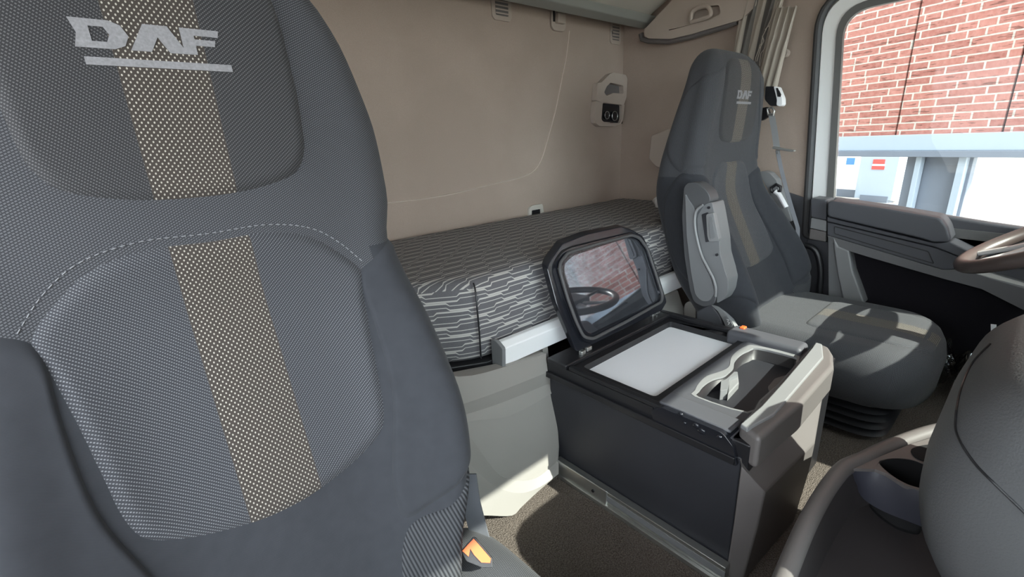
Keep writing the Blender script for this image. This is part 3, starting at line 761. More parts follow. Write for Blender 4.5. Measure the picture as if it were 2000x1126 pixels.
# --- driver seat
DXC = 1.70
ds = thing('driver_seat', (DXC, .5, FL), 'dark grey fabric driver seat with folded armrests beside the far door', 'truck seat', 'truck cab seats')
d_prof = [(.28, .765), (.18, .740), (.05, .745), (-.03, .752), (-.10, .758), (-.19, .757), (-.25, .738), (-.32, .705), (-.45, .642), (-.577, .575), (-.70, .53)]
d_W = [(.28, .155), (.18, .192), (.05, .222), (-.06, .236), (-.15, .242), (-.22, .245), (-.33, .262), (-.45, .285), (-.53, .275), (-.62, .235), (-.70, .20)]
d_B = [(.28, -.012), (.10, -.008), (-.08, .0), (-.2, .03), (-.33, .07), (-.47, .085), (-.6, .05), (-.7, .02)]
d_D = [(.28, .09), (.1, .12), (-.1, .15), (-.3, .165), (-.45, .165), (-.70, .16)]
hpd = [(.0, .235), (.075, .232), (.120, .205), (.133, .15), (.136, .08), (.134, .02), (.120, -.018), (.085, -.034), (0, -.038)]
ind = [(0, -.094), (.07, -.093), (.115, -.108), (.142, -.15), (.148, -.19), (.142, -.25), (.146, -.32), (.152, -.39), (.150, -.43), (.12, -.455), (.055, -.463), (0, -.465)]
P, Wf, patch, nrm, hpp, insp, body = seat_back(ds, DXC, d_prof, .262, -.66, d_W, d_B, d_D, hpd, ind, -.14, (0, .105, .112, .026))
for s in (1, -1):
    patch('side_bolster', [(s*a, b) for a, b in [(.55, -.16), (.80, -.13), (.98, -.12), (1.15, -.13), (1.35, -.25), (1.35, -.42), (1.12, -.52), (.95, -.50), (.78, -.54), (.6, -.56), (.57, -.46), (.55, -.36), (.53, -.28), (.55, -.21)]], MT['cloth'], .006, -.002, tc=True, c=(s*.9, -.34), per=150, rings_n=18)
    if s > 0: patch('ribbed_side', [(s*a, b) for a, b in [(.60, -.57), (.78, -.55), (.95, -.515), (1.14, -.535), (1.3, -.5), (1.35, -.60), (.9, -.64), (.62, -.63)]], MT['rib'], .003, -.003, tc=True, per=110)
    patch('headrest_side', [(s*a, b) for a, b in [(.66, .20), (.84, .19), (1.1, .17), (1.35, .12), (1.4, -.03), (1.15, -.12), (.98, -.11), (.80, -.10), (.78, 0), (.70, .1)]], MT['twill'], .004, -.002, tc=True, per=120)
cushion(ds, DXC, .10, .68, .262, -.585, drop=.16)
# cushion insert with stripe: panel on the cushion top
bm = bmesh.new(); L = bm.loops.layers.uv.verify()
ol = resample(roundpoly([(DXC-.15, .42, 0), (DXC-.15, .16, 0), (DXC-.10, .115, 0), (DXC+.10, .115, 0), (DXC+.15, .16, 0), (DXC+.15, .42, 0)], .03, 4), 80)
R = []
cc = Vector((DXC, .28, 0))
for r, h in ((.3, .006), (.6, .006), (.8, .006), (.9, .005), (.97, .002), (1.0, -.004)):
    R.append([bm.verts.new(Vector(((p-cc)*r+cc).xy.to_3d())+Vector((0, 0, -.585+h-max(0, .22-((p-cc)*r+cc).y)**2*1.3))) for p in ol])
mid = bm.verts.new(cc+Vector((0, 0, -.579)))
for i in range(80): bm.faces.new((mid, R[0][i], R[0][(i+1) % 80]))
for a, b in zip(R, R[1:]):
    for i in range(80): bm.faces.new((a[i], b[i], b[(i+1) % 80], a[(i+1) % 80]))
for f in bm.faces:
    for l in f.loops: l[L].uv = (l.vert.co.x-DXC, l.vert.co.y)
link('cushion_panel', bm, MT['insert'], ds, angle=0)
# seat base with rubber bellows
link('cushion_pan', prism(roundpoly([(DXC-.225, .20, -.73), (DXC+.225, .20, -.73), (DXC+.245, .56, -.73), (DXC-.245, .56, -.73)], .06), (0, 0, .04)), MT['black'], ds, bevel=.01)
pr = [( .02, -.72)]
for k in range(6): pr += [(.0, -.725-k*.024), (.02, -.737-k*.024)]
link('bellows', inset_blob(roundpoly([(DXC-.235, .16, 0), (DXC+.235, .16, 0), (DXC+.235, .56, 0), (DXC-.235, .56, 0)], .08), pr, 80), MT['black'], ds)
link('side_knob', cyl((1.865, .135, -.735), (0, 1, 0), .018, .04), MT['lighttrim'], ds, bevel=.004)
# armrests, folded up
az = lambda pts, X: [at(1280+x/3.218, 330+y/3.218, X=X) for x, y in pts]
ar = link('armrest', prism(roundpoly(az([(178, 112), (200, 86), (262, 84), (330, 140), (352, 205), (300, 225), (255, 300), (258, 400), (300, 560), (370, 700), (385, 790), (370, 850), (300, 868), (240, 835), (215, 760), (182, 560), (165, 300)], 1.352), .012, 3), (.055, 0, 0)), MT['armgrey'], ds, bevel=.014, seg=3)
link('side_inset', prism(roundpoly(az([(186, 150), (205, 190), (248, 250), (246, 400), (285, 560), (350, 690), (372, 780), (340, 830), (290, 830), (250, 790), (222, 640), (196, 420)], 1.348), .01, 3), (.01, 0, 0)), MT['trim'], ar, bevel=.004)
link('piping', tube(catmull(az([(300, 225), (258, 262), (247, 330), (258, 420), (290, 540), (330, 620), (365, 690), (380, 750), (378, 800)], 1.347), 6), .004), MT['lighttrim'], ar)
am = link('hinge_cover', prism(roundpoly(az([(290, 225), (355, 205), (368, 262), (400, 440), (408, 540), (440, 650), (458, 700), (455, 770), (430, 820), (385, 845), (390, 760), (370, 690), (300, 560), (262, 400), (262, 300)], 1.360), .008, 3), (.075, 0, 0)), MT['trim'], ds, bevel=.010, seg=3)
link('recess', prism(roundpoly(az([(290, 285), (330, 270), (340, 455), (315, 460)], 1.358), .003, 2), (.01, 0, 0)), MT['black'], am)
link('release_lever', prism(roundpoly(az([(318, 285), (362, 272), (398, 440), (390, 455), (335, 455), (325, 420)], 1.350), .005, 3), (.02, 0, 0)), MT['lighttrim'], am, bevel=.004)
link('lever_groove', prism(roundpoly(az([(335, 300), (352, 296), (375, 425), (365, 438), (345, 436)], 1.3475), .004, 3), (.006, 0, 0)), MT['trim'], am)
link('screw', cyl(az([(336, 242)], 1.358)[0], (1, 0, 0), .004, .006), MT['black'], am); link('screw', cyl(az([(387, 538)], 1.358)[0], (1, 0, 0), .004, .006), MT['black'], am)
ar2 = link('armrest', prism(roundpoly(az([(650, 20), (672, 12), (715, 22), (762, 72), (768, 110), (830, 240), (860, 330), (800, 330), (700, 120)], 2.0), .008, 3), (.05, 0, 0)), MT['lighttrim'], ds, bevel=.01)
link('hinge_ring', tube(az([(728, 118), (760, 96), (788, 112), (786, 136), (760, 146), (732, 140)], 1.985), .006, closed=True), MT['black'], ar2)
link('hinge_bar', tube(az([(752, 140), (778, 160), (822, 240)], 1.985), .009), MT['silver'], ar2)
# side console of the seat with the heating switch
k2 = lambda pts, X: [at(1300+x/3.753, 600+y/3.753, X=X) for x, y in pts]
sp = link('side_cover', prism(k2([(222, 30), (330, -30), (395, 60), (440, 180), (545, 205), (545, 420), (220, 400)], 1.43), (.03, 0, 0)), MT['charcoal'], ds, bevel=.006)
link('cover_band', prism(roundpoly(k2([(330, -20), (385, -5), (440, 45), (490, 110), (530, 180), (535, 205), (455, 175), (420, 95), (385, 30)], 1.425), .006, 3), (.02, 0, 0)), MT['lighttrim'], sp, bevel=.005)
sw = link('seat_switch', prism(roundpoly(k2([(428, 68), (452, 66), (490, 125), (485, 140), (455, 148), (432, 100)], 1.4225), .003, 3), (.008, 0, 0)), MT['trim'], sp, bevel=.002)
link('switch_symbol', tube(k2([(448, 88), (462, 92), (452, 104), (470, 112), (458, 124)], 1.4215), .0009), MT['whitepaint'], sw)
hk = link('side_knob', prism(roundpoly(az([(175, 880), (185, 840), (215, 828), (250, 850), (255, 950), (240, 985), (180, 960)], 1.50), .012, 3), (.03, 0, 0)), MT['greypanel'], ds, bevel=.008)
# belt of the driver seat
sb = thing('seat_belt', at(1507, 195, X=1.93), 'grey driver seat belt with black and silver guide beside the driver headrest', 'seat belt')
cz = lambda pts, X: [at(1280+x/3.632, 90+y/3.632, X=X) for x, y in pts]
link('belt_guide', prism(roundpoly(cz([(780, 285), (850, 285), (868, 300), (862, 425), (815, 425), (775, 380)], 1.94), .006, 3), (.03, 0, 0)), MT['black'], sb, bevel=.005)
link('guide_cover', prism(roundpoly(cz([(838, 284), (868, 290), (900, 370), (900, 415), (885, 428), (858, 420), (862, 380)], 1.935), .005, 3), (.035, 0, 0)), MT['silver'], sb, bevel=.004)
link('guide_window', prism(cz([(855, 298), (868, 296), (890, 345), (888, 360), (866, 358)], 1.933), (.006, 0, 0)), MT['black'], sb)
link('loop', tube(cz([(795, 445), (830, 435), (845, 460), (835, 490), (800, 485)], 1.94), .004, closed=True), MT['steel'], sb)
link('guide_bracket', prism(cz([(750, 440), (790, 430), (812, 490), (770, 520), (745, 530)], 1.96), (.02, 0, 0)), MT['black'], sb, bevel=.003)
link('webbing', strap(cz([(822, 475), (845, 600), (862, 720)], 1.95), .022, (.1, -1, -.1), .002), MT['lighttrim'], sb)
link('lower_webbing', strap(cz([(866, 740), (890, 860), (930, 1020), (965, 1140), (1010, 1290), (1010, 1500)], 1.955), .014, (.6, -1, 0), .002), MT['belt'], sb)
link('stop_clip', prism(roundpoly(cz([(826, 715), (850, 712), (985, 738), (982, 748), (960, 750), (830, 728)], 1.94), .002, 2), (.02, 0, 0)), MT['steel'], sb, bevel=.002)
link('stop_button', prism(cz([(853, 735), (876, 738), (876, 765), (855, 762)], 1.945), (.014, 0, 0)), MT['trim'], sb, bevel=.002)

# ================================================================== FRIDGE DRAWER
fz = -.55; FX0, FX1 = .775, 1.268; FYB, FYF = .77, .275
fr = thing('fridge_drawer', (1.02, .5, FL), 'charcoal pull-out fridge drawer with opened glossy lid between the seats', 'fridge')
FB = -.835
k5 = lambda pts, Z: [at(1000+x/2.857, 560+y/2.857, Z=Z) for x, y in pts]
liner = roundpoly([(.812, .688, fz), (1.228, .688, fz), (1.228, .480, fz), (.812, .480, fz)], .012, 3)
link('body', ringplate([(FX0, FYF, fz-.028), (FX1, FYF, fz-.028), (FX1, FYB, fz-.028), (FX0, FYB, fz-.028)], [(FX0+.02, FYF+.17, fz-.028), (FX1-.02, FYF+.17, fz-.028), (FX1-.02, FYB-.06, fz-.028), (FX0+.02, FYB-.06, fz-.028)], (0, 0, FB-fz+.028)), MT['fridge'], fr, bevel=.003)
link('body_front_block', box(FX0+.004, FX1-.004, FYF+.01, FYF+.18, FB, fz-.11), MT['fridge'], fr)
outer = [(FX0-.004, FYB+.002, fz), (FX1+.004, FYB+.002, fz), (FX1+.004, .46, fz), (FX0-.004, .46, fz)]
tp = link('rim', ringplate([Vector(p) for p in outer], [p.copy() for p in liner], (0, 0, -.030)), MT['black'], fr, bevel=.003)
link('liner', prism([p+Vector((0, 0, -.024)) for p in liner], (0, 0, .006)), MT['white'], fr)
link('rim_lip', box(FX0-.004, FX0+.012, .44, .70, fz, fz+.010), MT['black'], tp, bevel=.003)
link('rim_lip', box(FX1-.016, FX1+.004, .50, .76, fz, fz+.014), MT['black'], tp, bevel=.003)
link('hinge_block', box(FX0-.006, FX1+.006, .706, FYB+.004, fz-.001, fz+.012), MT['black'], fr, bevel=.004)
link('side_lip', box(FX0-.012, FX0-.004, .282, .775, fz-.042, fz-.026), MT['black'], fr, bevel=.002)
# front section with cup holder cavity
cav = [(.872, .436), (.868, .400), (.885, .372), (.890, .335)]
cz3 = lambda pts, Z=fz+.004: [at(1300+x/3.753, 600+y/3.753, Z=Z) for x, y in pts]
cavity = cz3([(215, 655), (215, 610), (245, 555), (300, 505), (380, 478), (440, 455), (470, 425), (480, 370), (520, 325), (590, 285), (660, 280), (950, 345), (975, 385), (960, 440), (900, 520), (800, 600), (700, 690), (600, 775)])
cav_in = cz3([(240, 655), (246, 610), (290, 560), (350, 525), (425, 505), (465, 475), (498, 440), (505, 395), (550, 345), (610, 315), (680, 300), (935, 362), (958, 392), (945, 430), (885, 515), (790, 592), (690, 680), (598, 765)])
deckO = [(FX0+.0, .462, fz+.004), (FX1+.004, .462, fz+.004), (FX1+.01, .40, fz+.004), (FX1+.012, .335, fz+.004), (FX1-.02, .312, fz+.004), (FX0+.02, .276, fz+.004), (FX0, .30, fz+.004)]
bl = link('console_deck', ringplate(deckO, catmull(cavity, 3, True), (0, 0, -.03)), MT['charcoal'], fr, bevel=.004)
link('cavity_rim', ringplate(catmull([p+Vector((0, 0, .001)) for p in cavity], 3, True), catmull([p+Vector((0, 0, .001)) for p in cav_in], 3, True), (0, 0, -.012)), MT['lighttrim'], fr, bevel=.002)
bm = bmesh.new(); q1 = [bm.verts.new(p+Vector((0, 0, -.004))) for p in catmull(cav_in, 3, True)]; q2 = [bm.verts.new(v.co+Vector((0, 0, -.17))) for v in q1]
for i in range(len(q1)): bm.faces.new((q1[i], q2[i], q2[(i+1) % len(q1)], q1[(i+1) % len(q1)]))
bm.faces.new(q2); w_ = link('cup_well', bm, MT['black'], fr); s_ = w_.modifiers.new('s', 'SOLIDIFY'); s_.thickness = .003
# divider clip between the two cups
link('cup_clip', prism(roundpoly(cz3([(408, 525), (500, 470), (528, 470), (530, 490), (470, 520), (455, 600), (400, 610)], fz-.004), .003, 3), (0, 0, -.05)), MT['trim'], fr, bevel=.003)
link('cup_clip', prism(cz3([(462, 520), (530, 478), (538, 550), (455, 640)], fz-.012), (0, 0, -.045)), MT['lighttrim'], fr, bevel=.003)
link('cup_clip', prism(roundpoly(cz3([(750, 580), (800, 520), (930, 480), (880, 560), (770, 660)], fz-.025), .004, 3), (0, 0, -.06)), MT['brown'], fr, bevel=.004)
# left cheek of the console and raised right cheek
link('left_cheek', prism(roundpoly([(FX0-.008, .452, fz-.045), (FX0-.008, .462, fz-.004), (FX0-.008, .440, fz+.012), (FX0-.008, .310, fz+.014), (FX0-.008, .288, fz-.006), (FX0-.008, .276, fz-.045)], .008, 3), (.05, 0, 0)), MT['gloss'], fr, bevel=.008, seg=3)
link('cheek_top', box(FX0+.004, FX0+.055, .300, .452, fz+.009, fz+.0165), MT['charcoal'], fr, bevel=.004)
link('right_cheek', box(FX1-.045, FX1+.018, .325, .515, fz-.02, fz+.022), MT['charcoal'], fr, bevel=.012, seg=3)
link('indicator_light', box(FX1-.01, FX1+.010, .480, .494, fz+.018, fz+.0265), MT['orange'], fr, bevel=.003)
for (y, z, r) in ((.395, -.535, .006), (.385, -.550, .005), (.362, -.545, .007), (.350, -.552, .009), (.315, -.548, .006)):
    bm = bmesh.new(); bmesh.ops.create_icosphere(bm, subdivisions=2, radius=1)
    for v in bm.verts: v.co = Vector((v.co.x*.003+FX0-.008, v.co.y*r+y, v.co.z*r*.8+z))
    link('moulded_dimple', bm, MT['gloss'], fr)
# front fascia: pull handle on top, shell below
f2 = lambda pts, Z=None, Y=None, X=None: [at(1300+x/3.753, 600+y/3.753, Z=Z, Y=Y, X=X) for x, y in pts]
zt2 = fz+.036
topo = f2([(548, 850), (700, 720), (860, 545), (1010, 370), (1075, 290), (1100, 253), (1148, 266), (1158, 360), (960, 590), (795, 780), (690, 835), (600, 888)], Z=zt2)
out = f2([(600, 900), (700, 850), (800, 792), (965, 600), (1162, 368), (1155, 270), (1200, 290), (1228, 340)], Z=zt2)
mx = lambda pts: sum((Vector(p) for p in pts), Vector())/len(pts)
hd = link('pull_handle', prism(f2([(540, 848), (1092, 248), (1200, 285), (1232, 340), (1238, 430), (1000, 700), (840, 830), (690, 960), (610, 905)], Z=zt2-.006), (0, 0, -.07)), MT['brown'], fr, bevel=.010, seg=4)
link('handle_inlay', prism(topo, (0, 0, -.010)), MT['lighttrim'], hd, bevel=.003)
# shell
ys = f2([(1092, 248), (1238, 430)], Z=zt2)
a0 = at(1450, 905, X=FX0); 
L0 = at(1447, 900, X=FX0-.006); L1 = at(1492, 970, X=FX0+.01)
fy = L1.y
bm = bmesh.new()
rg = []
for row in ([(FX0-.006, .274, -.578), (FX0+.010, fy+.052, -.585), (1.02, fy+.040, -.582), (FX1-.03, fy+.075, -.578), (FX1+.012, .306, -.565)],
            [(FX0-.006, .272, -.590), (FX0+.014, fy, -.636), (1.02, fy-.012, -.642), (FX1-.03, fy+.036, -.628), (FX1+.014, .300, -.610)],
            [(FX0-.006, .272, -.72), (FX0+.012, fy+.004, -.72), (1.02, fy-.010, -.72), (FX1-.03, fy+.040, -.72), (FX1+.014, .300, -.72)],
            [(FX0-.004, .276, FL+.005), (FX0+.010, fy+.016, FL+.005), (1.02, fy+.002, FL+.005), (FX1-.035, fy+.050, FL+.005), (FX1+.010, .300, FL+.005)]):
    rg.append([bm.verts.new(p) for p in row])
for a, b in zip(rg, rg[1:]):
    for i in range(4): bm.faces.new((a[i], b[i], b[i+1], a[i+1]))
    bm.faces.new((a[0], a[-1], b[-1], b[0]))
bm.faces.new(rg[0]); bm.faces.new(rg[-1][::-1])
link('front_shell', bm, MT['brown'], fr, bevel=.004, seg=3)
link('fascia_back', box(FX0+.002, FX1+.006, .262, .30, FL+.01, fz+.004), MT['black'], fr, bevel=.004)
# slide rail
sr = link('slide_rail', box(FX0-.022, FX0-.002, .27, .735, FL+.012, FL+.047), MT['steel'], fr, bevel=.002)
link('rail_channel', box(FX0-.026, FX0-.020, .56, .735, FL+.008, FL+.052), MT['steel'], sr, bevel=.002)
link('rail_groove', box(FX0-.0235, FX0-.021, .27, .56, FL+.022, FL+.037), MT['trim'], sr)
link('rail_screw', cyl((FX0-.027, .60, FL+.030), (1, 0, 0), .004, .004), MT['black'], sr)
link('floor_rail', box(FX0-.03, FX0-.002, .22, .80, FL, FL+.012), MT['steel'], fr, bevel=.002)
# lid
LP = np.array([0, .712, -.54]); LN = np.array([0, .29, -.10])      # lid plane leans back on the rail
lz_ = lambda pts, o=0: [at(1030+x/4.172, 430+y/4.172, P=LP+np.array([0, -o, 0]), N=LN) for x, y in pts]
ld = link('lid', prism(roundpoly(lz_([(405, 1078), (330, 900), (240, 690), (160, 385), (180, 330), (285, 185), (480, 112), (700, 66), (775, 52), (860, 80), (945, 130), (1010, 260), (1080, 470), (1140, 665), (1100, 735), (1080, 745)]), .008, 3), (0, .022, .006)), MT['gloss'], fr, bevel=.005)
lt = roundpoly(lz_([(455, 985), (375, 850), (300, 640), (228, 400), (232, 340), (290, 255), (360, 222), (610, 160), (850, 103), (925, 125), (985, 215), (1060, 430), (1120, 615), (1112, 670), (1060, 712), (800, 850), (540, 1005)], .006), .01, 3)
li = roundpoly(lz_([(475, 905), (440, 840), (370, 640), (300, 420), (305, 350), (372, 288), (620, 205), (840, 138), (905, 160), (970, 240), (1030, 430), (1084, 600), (1078, 655), (900, 750), (700, 845), (530, 930)], .006), .01, 3)
link('lid_frame', ringplate(lt, li, (0, .008, .003)), MT['gloss'], ld, bevel=.004, seg=3)
sl = roundpoly(lz_([(460, 950), (400, 830), (330, 640), (262, 400), (268, 345), (330, 265), (600, 185), (850, 120), (915, 143), (978, 228), (1045, 430), (1102, 608), (1095, 662), (800, 828), (535, 965)], .013), .012, 4)
link('lid_seal', tube(sl, .0045, closed=True, seg=8), MT['seal'], ld)
link('lid_panel', prism([p+Vector((0, .004, 0)) for p in li], (0, .003, .001)), MT['mirror'], ld, angle=20)
for (x, y) in ((1145, 685), (1281, 612)):
    c = at(x, y, Z=fz+.016)
    link('hinge', box(c.x-.022, c.x-.004, c.y-.004, c.y+.008, c.z-.006, c.z+.006), MT['steel'], fr, bevel=.003)
    link('hinge', box(c.x+.002, c.x+.022, c.y-.003, c.y+.009, c.z-.004, c.z+.009), MT['steel'], fr, bevel=.003)

# ================================================================== DASH AND CONSOLE
cs = thing('dash_console', (.8, -.1, FL), 'dark grey console tray with two cup holders below the dashboard', 'console')
t6 = lambda pts, Z: [at(1480+x/3.846, 840+y/3.846, Z=Z) for x, y in pts]
tz = -.56
rimc = t6([(1400, -10), (1300, 12), (1150, 60), (950, 140), (800, 215), (660, 275), (570, 370), (480, 500), (380, 680), (290, 880), (210, 1080), (120, 1330)], tz)
rimp = catmull(rimc, 5)
link('tray_rim', tube(rimp, .013, flat=1.0, seg=12), MT['brown'], cs)
bm = bmesh.new(); A = []
for p in rimp:
    A.append([bm.verts.new(p+Vector((-.004, .006, -.002))), bm.verts.new(p+Vector((-.03, .02, -.14))), bm.verts.new(Vector((p.x-.05, p.y+.0, FL+.02)))])
for a, b in zip(A, A[1:]):
    for k in range(2): bm.faces.new((a[k], a[k+1], b[k+1], b[k]))
o = link('outer_wall', bm, MT['brown'], cs, angle=0); s_ = o.modifiers.new('s', 'SOLIDIFY'); s_.thickness = .004
# tray: inner wall falling to the tray floor
fl_ = t6([(1650, 620), (1350, 560), (1150, 470), (900, 420), (700, 440), (620, 560), (540, 720), (470, 900), (390, 1100), (330, 1330)], tz-.09)
bm = bmesh.new(); inner = catmull(t6([(1400, 30), (1300, 50), (1150, 95), (960, 170), (820, 240), (700, 300), (600, 420), (510, 560), (420, 730), (340, 900), (270, 1080), (190, 1330)], tz-.004), 5)
floor_in = [Vector((p.x+.02, p.y-.012, tz-.10)) for p in inner]
B = [[bm.verts.new(p), bm.verts.new(q_), bm.verts.new(Vector((q_.x+.10, -.30, tz-.11)))] for p, q_ in zip(inner, floor_in)]
for a, b in zip(B, B[1:]):
    for k in range(2): bm.faces.new((a[k], a[k+1], b[k+1], b[k]))
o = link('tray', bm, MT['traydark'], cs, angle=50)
# cup holder deck
dk_o = t6([(720, 285), (940, 185), (1150, 100), (1330, 45), (1500, 60), (1500, 480), (1260, 460), (1100, 410), (960, 320), (880, 290)], tz+.006)
c1 = t6([(1180, 330)], tz+.006)[0]; c2 = t6([(1370, 190)], tz+.006)[0]
def oval(pts, Z): return catmull(t6(pts, Z), 5, True)
h1 = oval([(912, 245), (960, 215), (1060, 208), (1180, 225), (1290, 280), (1330, 360), (1310, 435), (1240, 435), (1120, 400), (1000, 330)], tz+.006)
link('cup_deck', ringplate(dk_o, h1, (0, 0, -.006)), MT['brown'], cs, bevel=.002)
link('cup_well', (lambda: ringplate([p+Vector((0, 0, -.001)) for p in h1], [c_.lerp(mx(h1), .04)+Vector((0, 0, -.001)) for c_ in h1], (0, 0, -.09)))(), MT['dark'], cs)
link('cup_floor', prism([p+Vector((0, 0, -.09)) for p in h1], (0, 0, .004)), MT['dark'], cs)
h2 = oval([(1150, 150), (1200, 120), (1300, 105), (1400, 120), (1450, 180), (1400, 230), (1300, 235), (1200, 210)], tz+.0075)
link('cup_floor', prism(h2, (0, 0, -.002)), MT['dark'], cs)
bm = bmesh.new(); up_ = catmull(t6([(700, 292), (880, 292), (960, 322), (1100, 412), (1250, 462), (1400, 480)], tz+.004), 4)
dn = catmull(t6([(740, 430), (800, 520), (950, 610), (1150, 690), (1350, 770), (1500, 830)], tz-.06), 4)
G = [[bm.verts.new(a), bm.verts.new(a.lerp(b, .5)+Vector((-.008, .0, .01))), bm.verts.new(b)] for a, b in zip(up_, dn)]
for a, b in zip(G, G[1:]):
    for k in range(2): bm.faces.new((a[k], b[k], b[k+1], a[k+1]))
link('cup_housing', bm, MT['housing'], cs, angle=0)
# big rounded dashboard end on the right
db = thing('dashboard', (1.2, -.4, FL), 'dark grey grained dashboard with rounded centre section, at the right edge', 'dashboard')
def dashsec(x, g):
    """profile in YZ at station x, g = how far it is pulled in (0..1)"""
    pr = [(-.62, -.40), (-.50, -.27), (-.25, -.245), (-.09, -.240), (-.03, -.250), (.010, -.288), (.026, -.34), (.036, -.40), (.030, -.46), (.008, -.52), (-.05, -.57), (-.16, -.62), (-.62, -.66)]
    c = Vector((0, -.35, -.42)); out = []
    for y, z in catmull2(pr):
        v = Vector((0, y, z)); v = c+(v-c)*(1-g); out.append(Vector((x, v.y, v.z)))
    return out
def catmull2(p): return [(q_.y, q_.z) for q_ in catmull([(0, a, b) for a, b in p], 4)]
bm = bmesh.new(); secs = []
for x, g in ((.600, .45), (.604, .25), (.615, .13), (.640, .05), (.68, .01), (.74, 0), (.92, .0), (.97, .03), (1.0, .10), (1.015, .25), (1.02, .45)):
    secs.append([bm.verts.new(p) for p in dashsec(x, g)])
for a, b in zip(secs, secs[1:]):
    for i in range(len(a)-1): bm.faces.new((a[i], a[i+1], b[i+1], b[i]))
    bm.faces.new((a[-1], a[0], b[0], b[-1]))
bm.faces.new(secs[0][::-1]); bm.faces.new(secs[-1])
link('centre_section', bm, MT['dash'], db, angle=0)
from mathutils.bvhtree import BVHTree
_cs = db.children[0].data; _bv = BVHTree.FromPolygons([v.co for v in _cs.vertices], [p.vertices for p in _cs.polygons])
def onpad(px, py):
    h = _bv.ray_cast(Vector((0, 0, 0)), Vector(ray(px, py)).normalized()); return h[0]
_ps = []
for p in catmull([(x, y, 0) for x, y in ((1935, 672), (1900, 710), (1878, 760), (1868, 815), (1872, 852), (1905, 904), (1950, 950), (2010, 1008), (2060, 1060))], 8):
    h = _bv.ray_cast(Vector((0, 0, 0)), Vector(ray(p.x, p.y)).normalized())
    if h[0]: _ps.append(h[0]-h[1]*(.0008 if h[1].dot(h[0]) > 0 else -.0008))
link('pad_seam', tube(_ps, .0013), MT['black'], db)
link('main_body', prism([(-.30, -1.0, -.42), (-.30, -.55, -.30), (-.30, -.42, -.33), (-.30, -.36, -.45), (-.30, -.40, -.80), (-.30, -1.0, -.86)], (2.40, 0, 0)), MT['dash'], db, bevel=.03, seg=3)
link('lower_column', prism([(.66, -.33, FL+.02), (1.15, -.33, FL+.02), (1.2, -.6, FL+.02), (.62, -.6, FL+.02)], (0, 0, .32)), MT['charcoal'], db, bevel=.02)
link('instrument_hood', prism([(1.42, -.62, -.30), (1.42, -.50, -.12), (1.42, -.34, -.14), (1.42, -.36, -.34), (1.42, -.6, -.42)], (.56, 0, 0)), MT['dash'], db, bevel=.03, seg=3)
# steering wheel
wc = Vector((1.70, -.085, -.245)); ax = Vector((0, .52, .85)).normalized(); e1 = Vector((1, 0, 0)); e2 = ax.cross(e1).normalized()
stw = thing('steering_wheel', wc, 'brown leather steering wheel with bright lower spoke at the right edge', 'steering wheel')
R_ = .228
link('rim', tube([wc+e1*math.cos(a)*R_+e2*math.sin(a)*R_ for a in np.linspace(0, 2*math.pi, 64, endpoint=False)], .0175, closed=True, seg=14), MT['leather'], stw)
link('hub', prism(roundpoly([wc+e1*a+e2*b-ax*.03 for a, b in ((-.09, -.07), (.09, -.07), (.08, .07), (-.08, .07))], .03, 5), ax*.045), MT['charcoal'], stw, bevel=.008)
for a in (0, math.pi, -math.pi/2+.35, -math.pi/2-.35, math.pi/2+.35, math.pi/2-.35):
    d_ = e1*math.cos(a)+e2*math.sin(a)
    link('spoke', tube([wc+d_*.06-ax*.012, wc+d_*.14-ax*.008, wc+d_*(R_-.008)], [.022, .016, .014], flat=.5), MT['silver'] if abs(math.sin(a)) > .5 else MT['leather'], stw)
link('column', cyl(wc-ax*.12, ax, .045, .18, r2=.035), MT['black'], stw)

# small things on the driver side floor
mb = thing('metal_bracket', at(1940, 650, X=1.95), 'small pale drilled metal strip standing near the pedals', 'bracket')
link('strip', ringplate(spoly([(1935, 633), (1946, 634), (1946, 690), (1936, 690)], 1.93), spoly([(1938, 652), (1943, 652), (1943, 656), (1938, 656)], 1.93), (.003, 0, 0)), MT['silver'], mb)
random.seed(11); bm = bmesh.new(); g = []
for j in range(13):
    r = []
    for i in range(17):
        r.append(bm.verts.new((1.86+.26*i/16, -.02+.20*j/12, FL+.10+.07*math.sin(i*.9+j)*math.cos(j*.8)+random.uniform(-.015, .02))))
    g.append(r)
for j in range(12):
    for i in range(16): bm.faces.new((g[j][i], g[j][i+1], g[j+1][i+1], g[j+1][i]))
pb_ = link('clear_bag', bm, MT['pvc'], angle=0); s_ = pb_.modifiers.new('s', 'SOLIDIFY'); s_.thickness = .001
tag(pb_, 'crumpled clear plastic bag in front of the driver seat', 'bag')

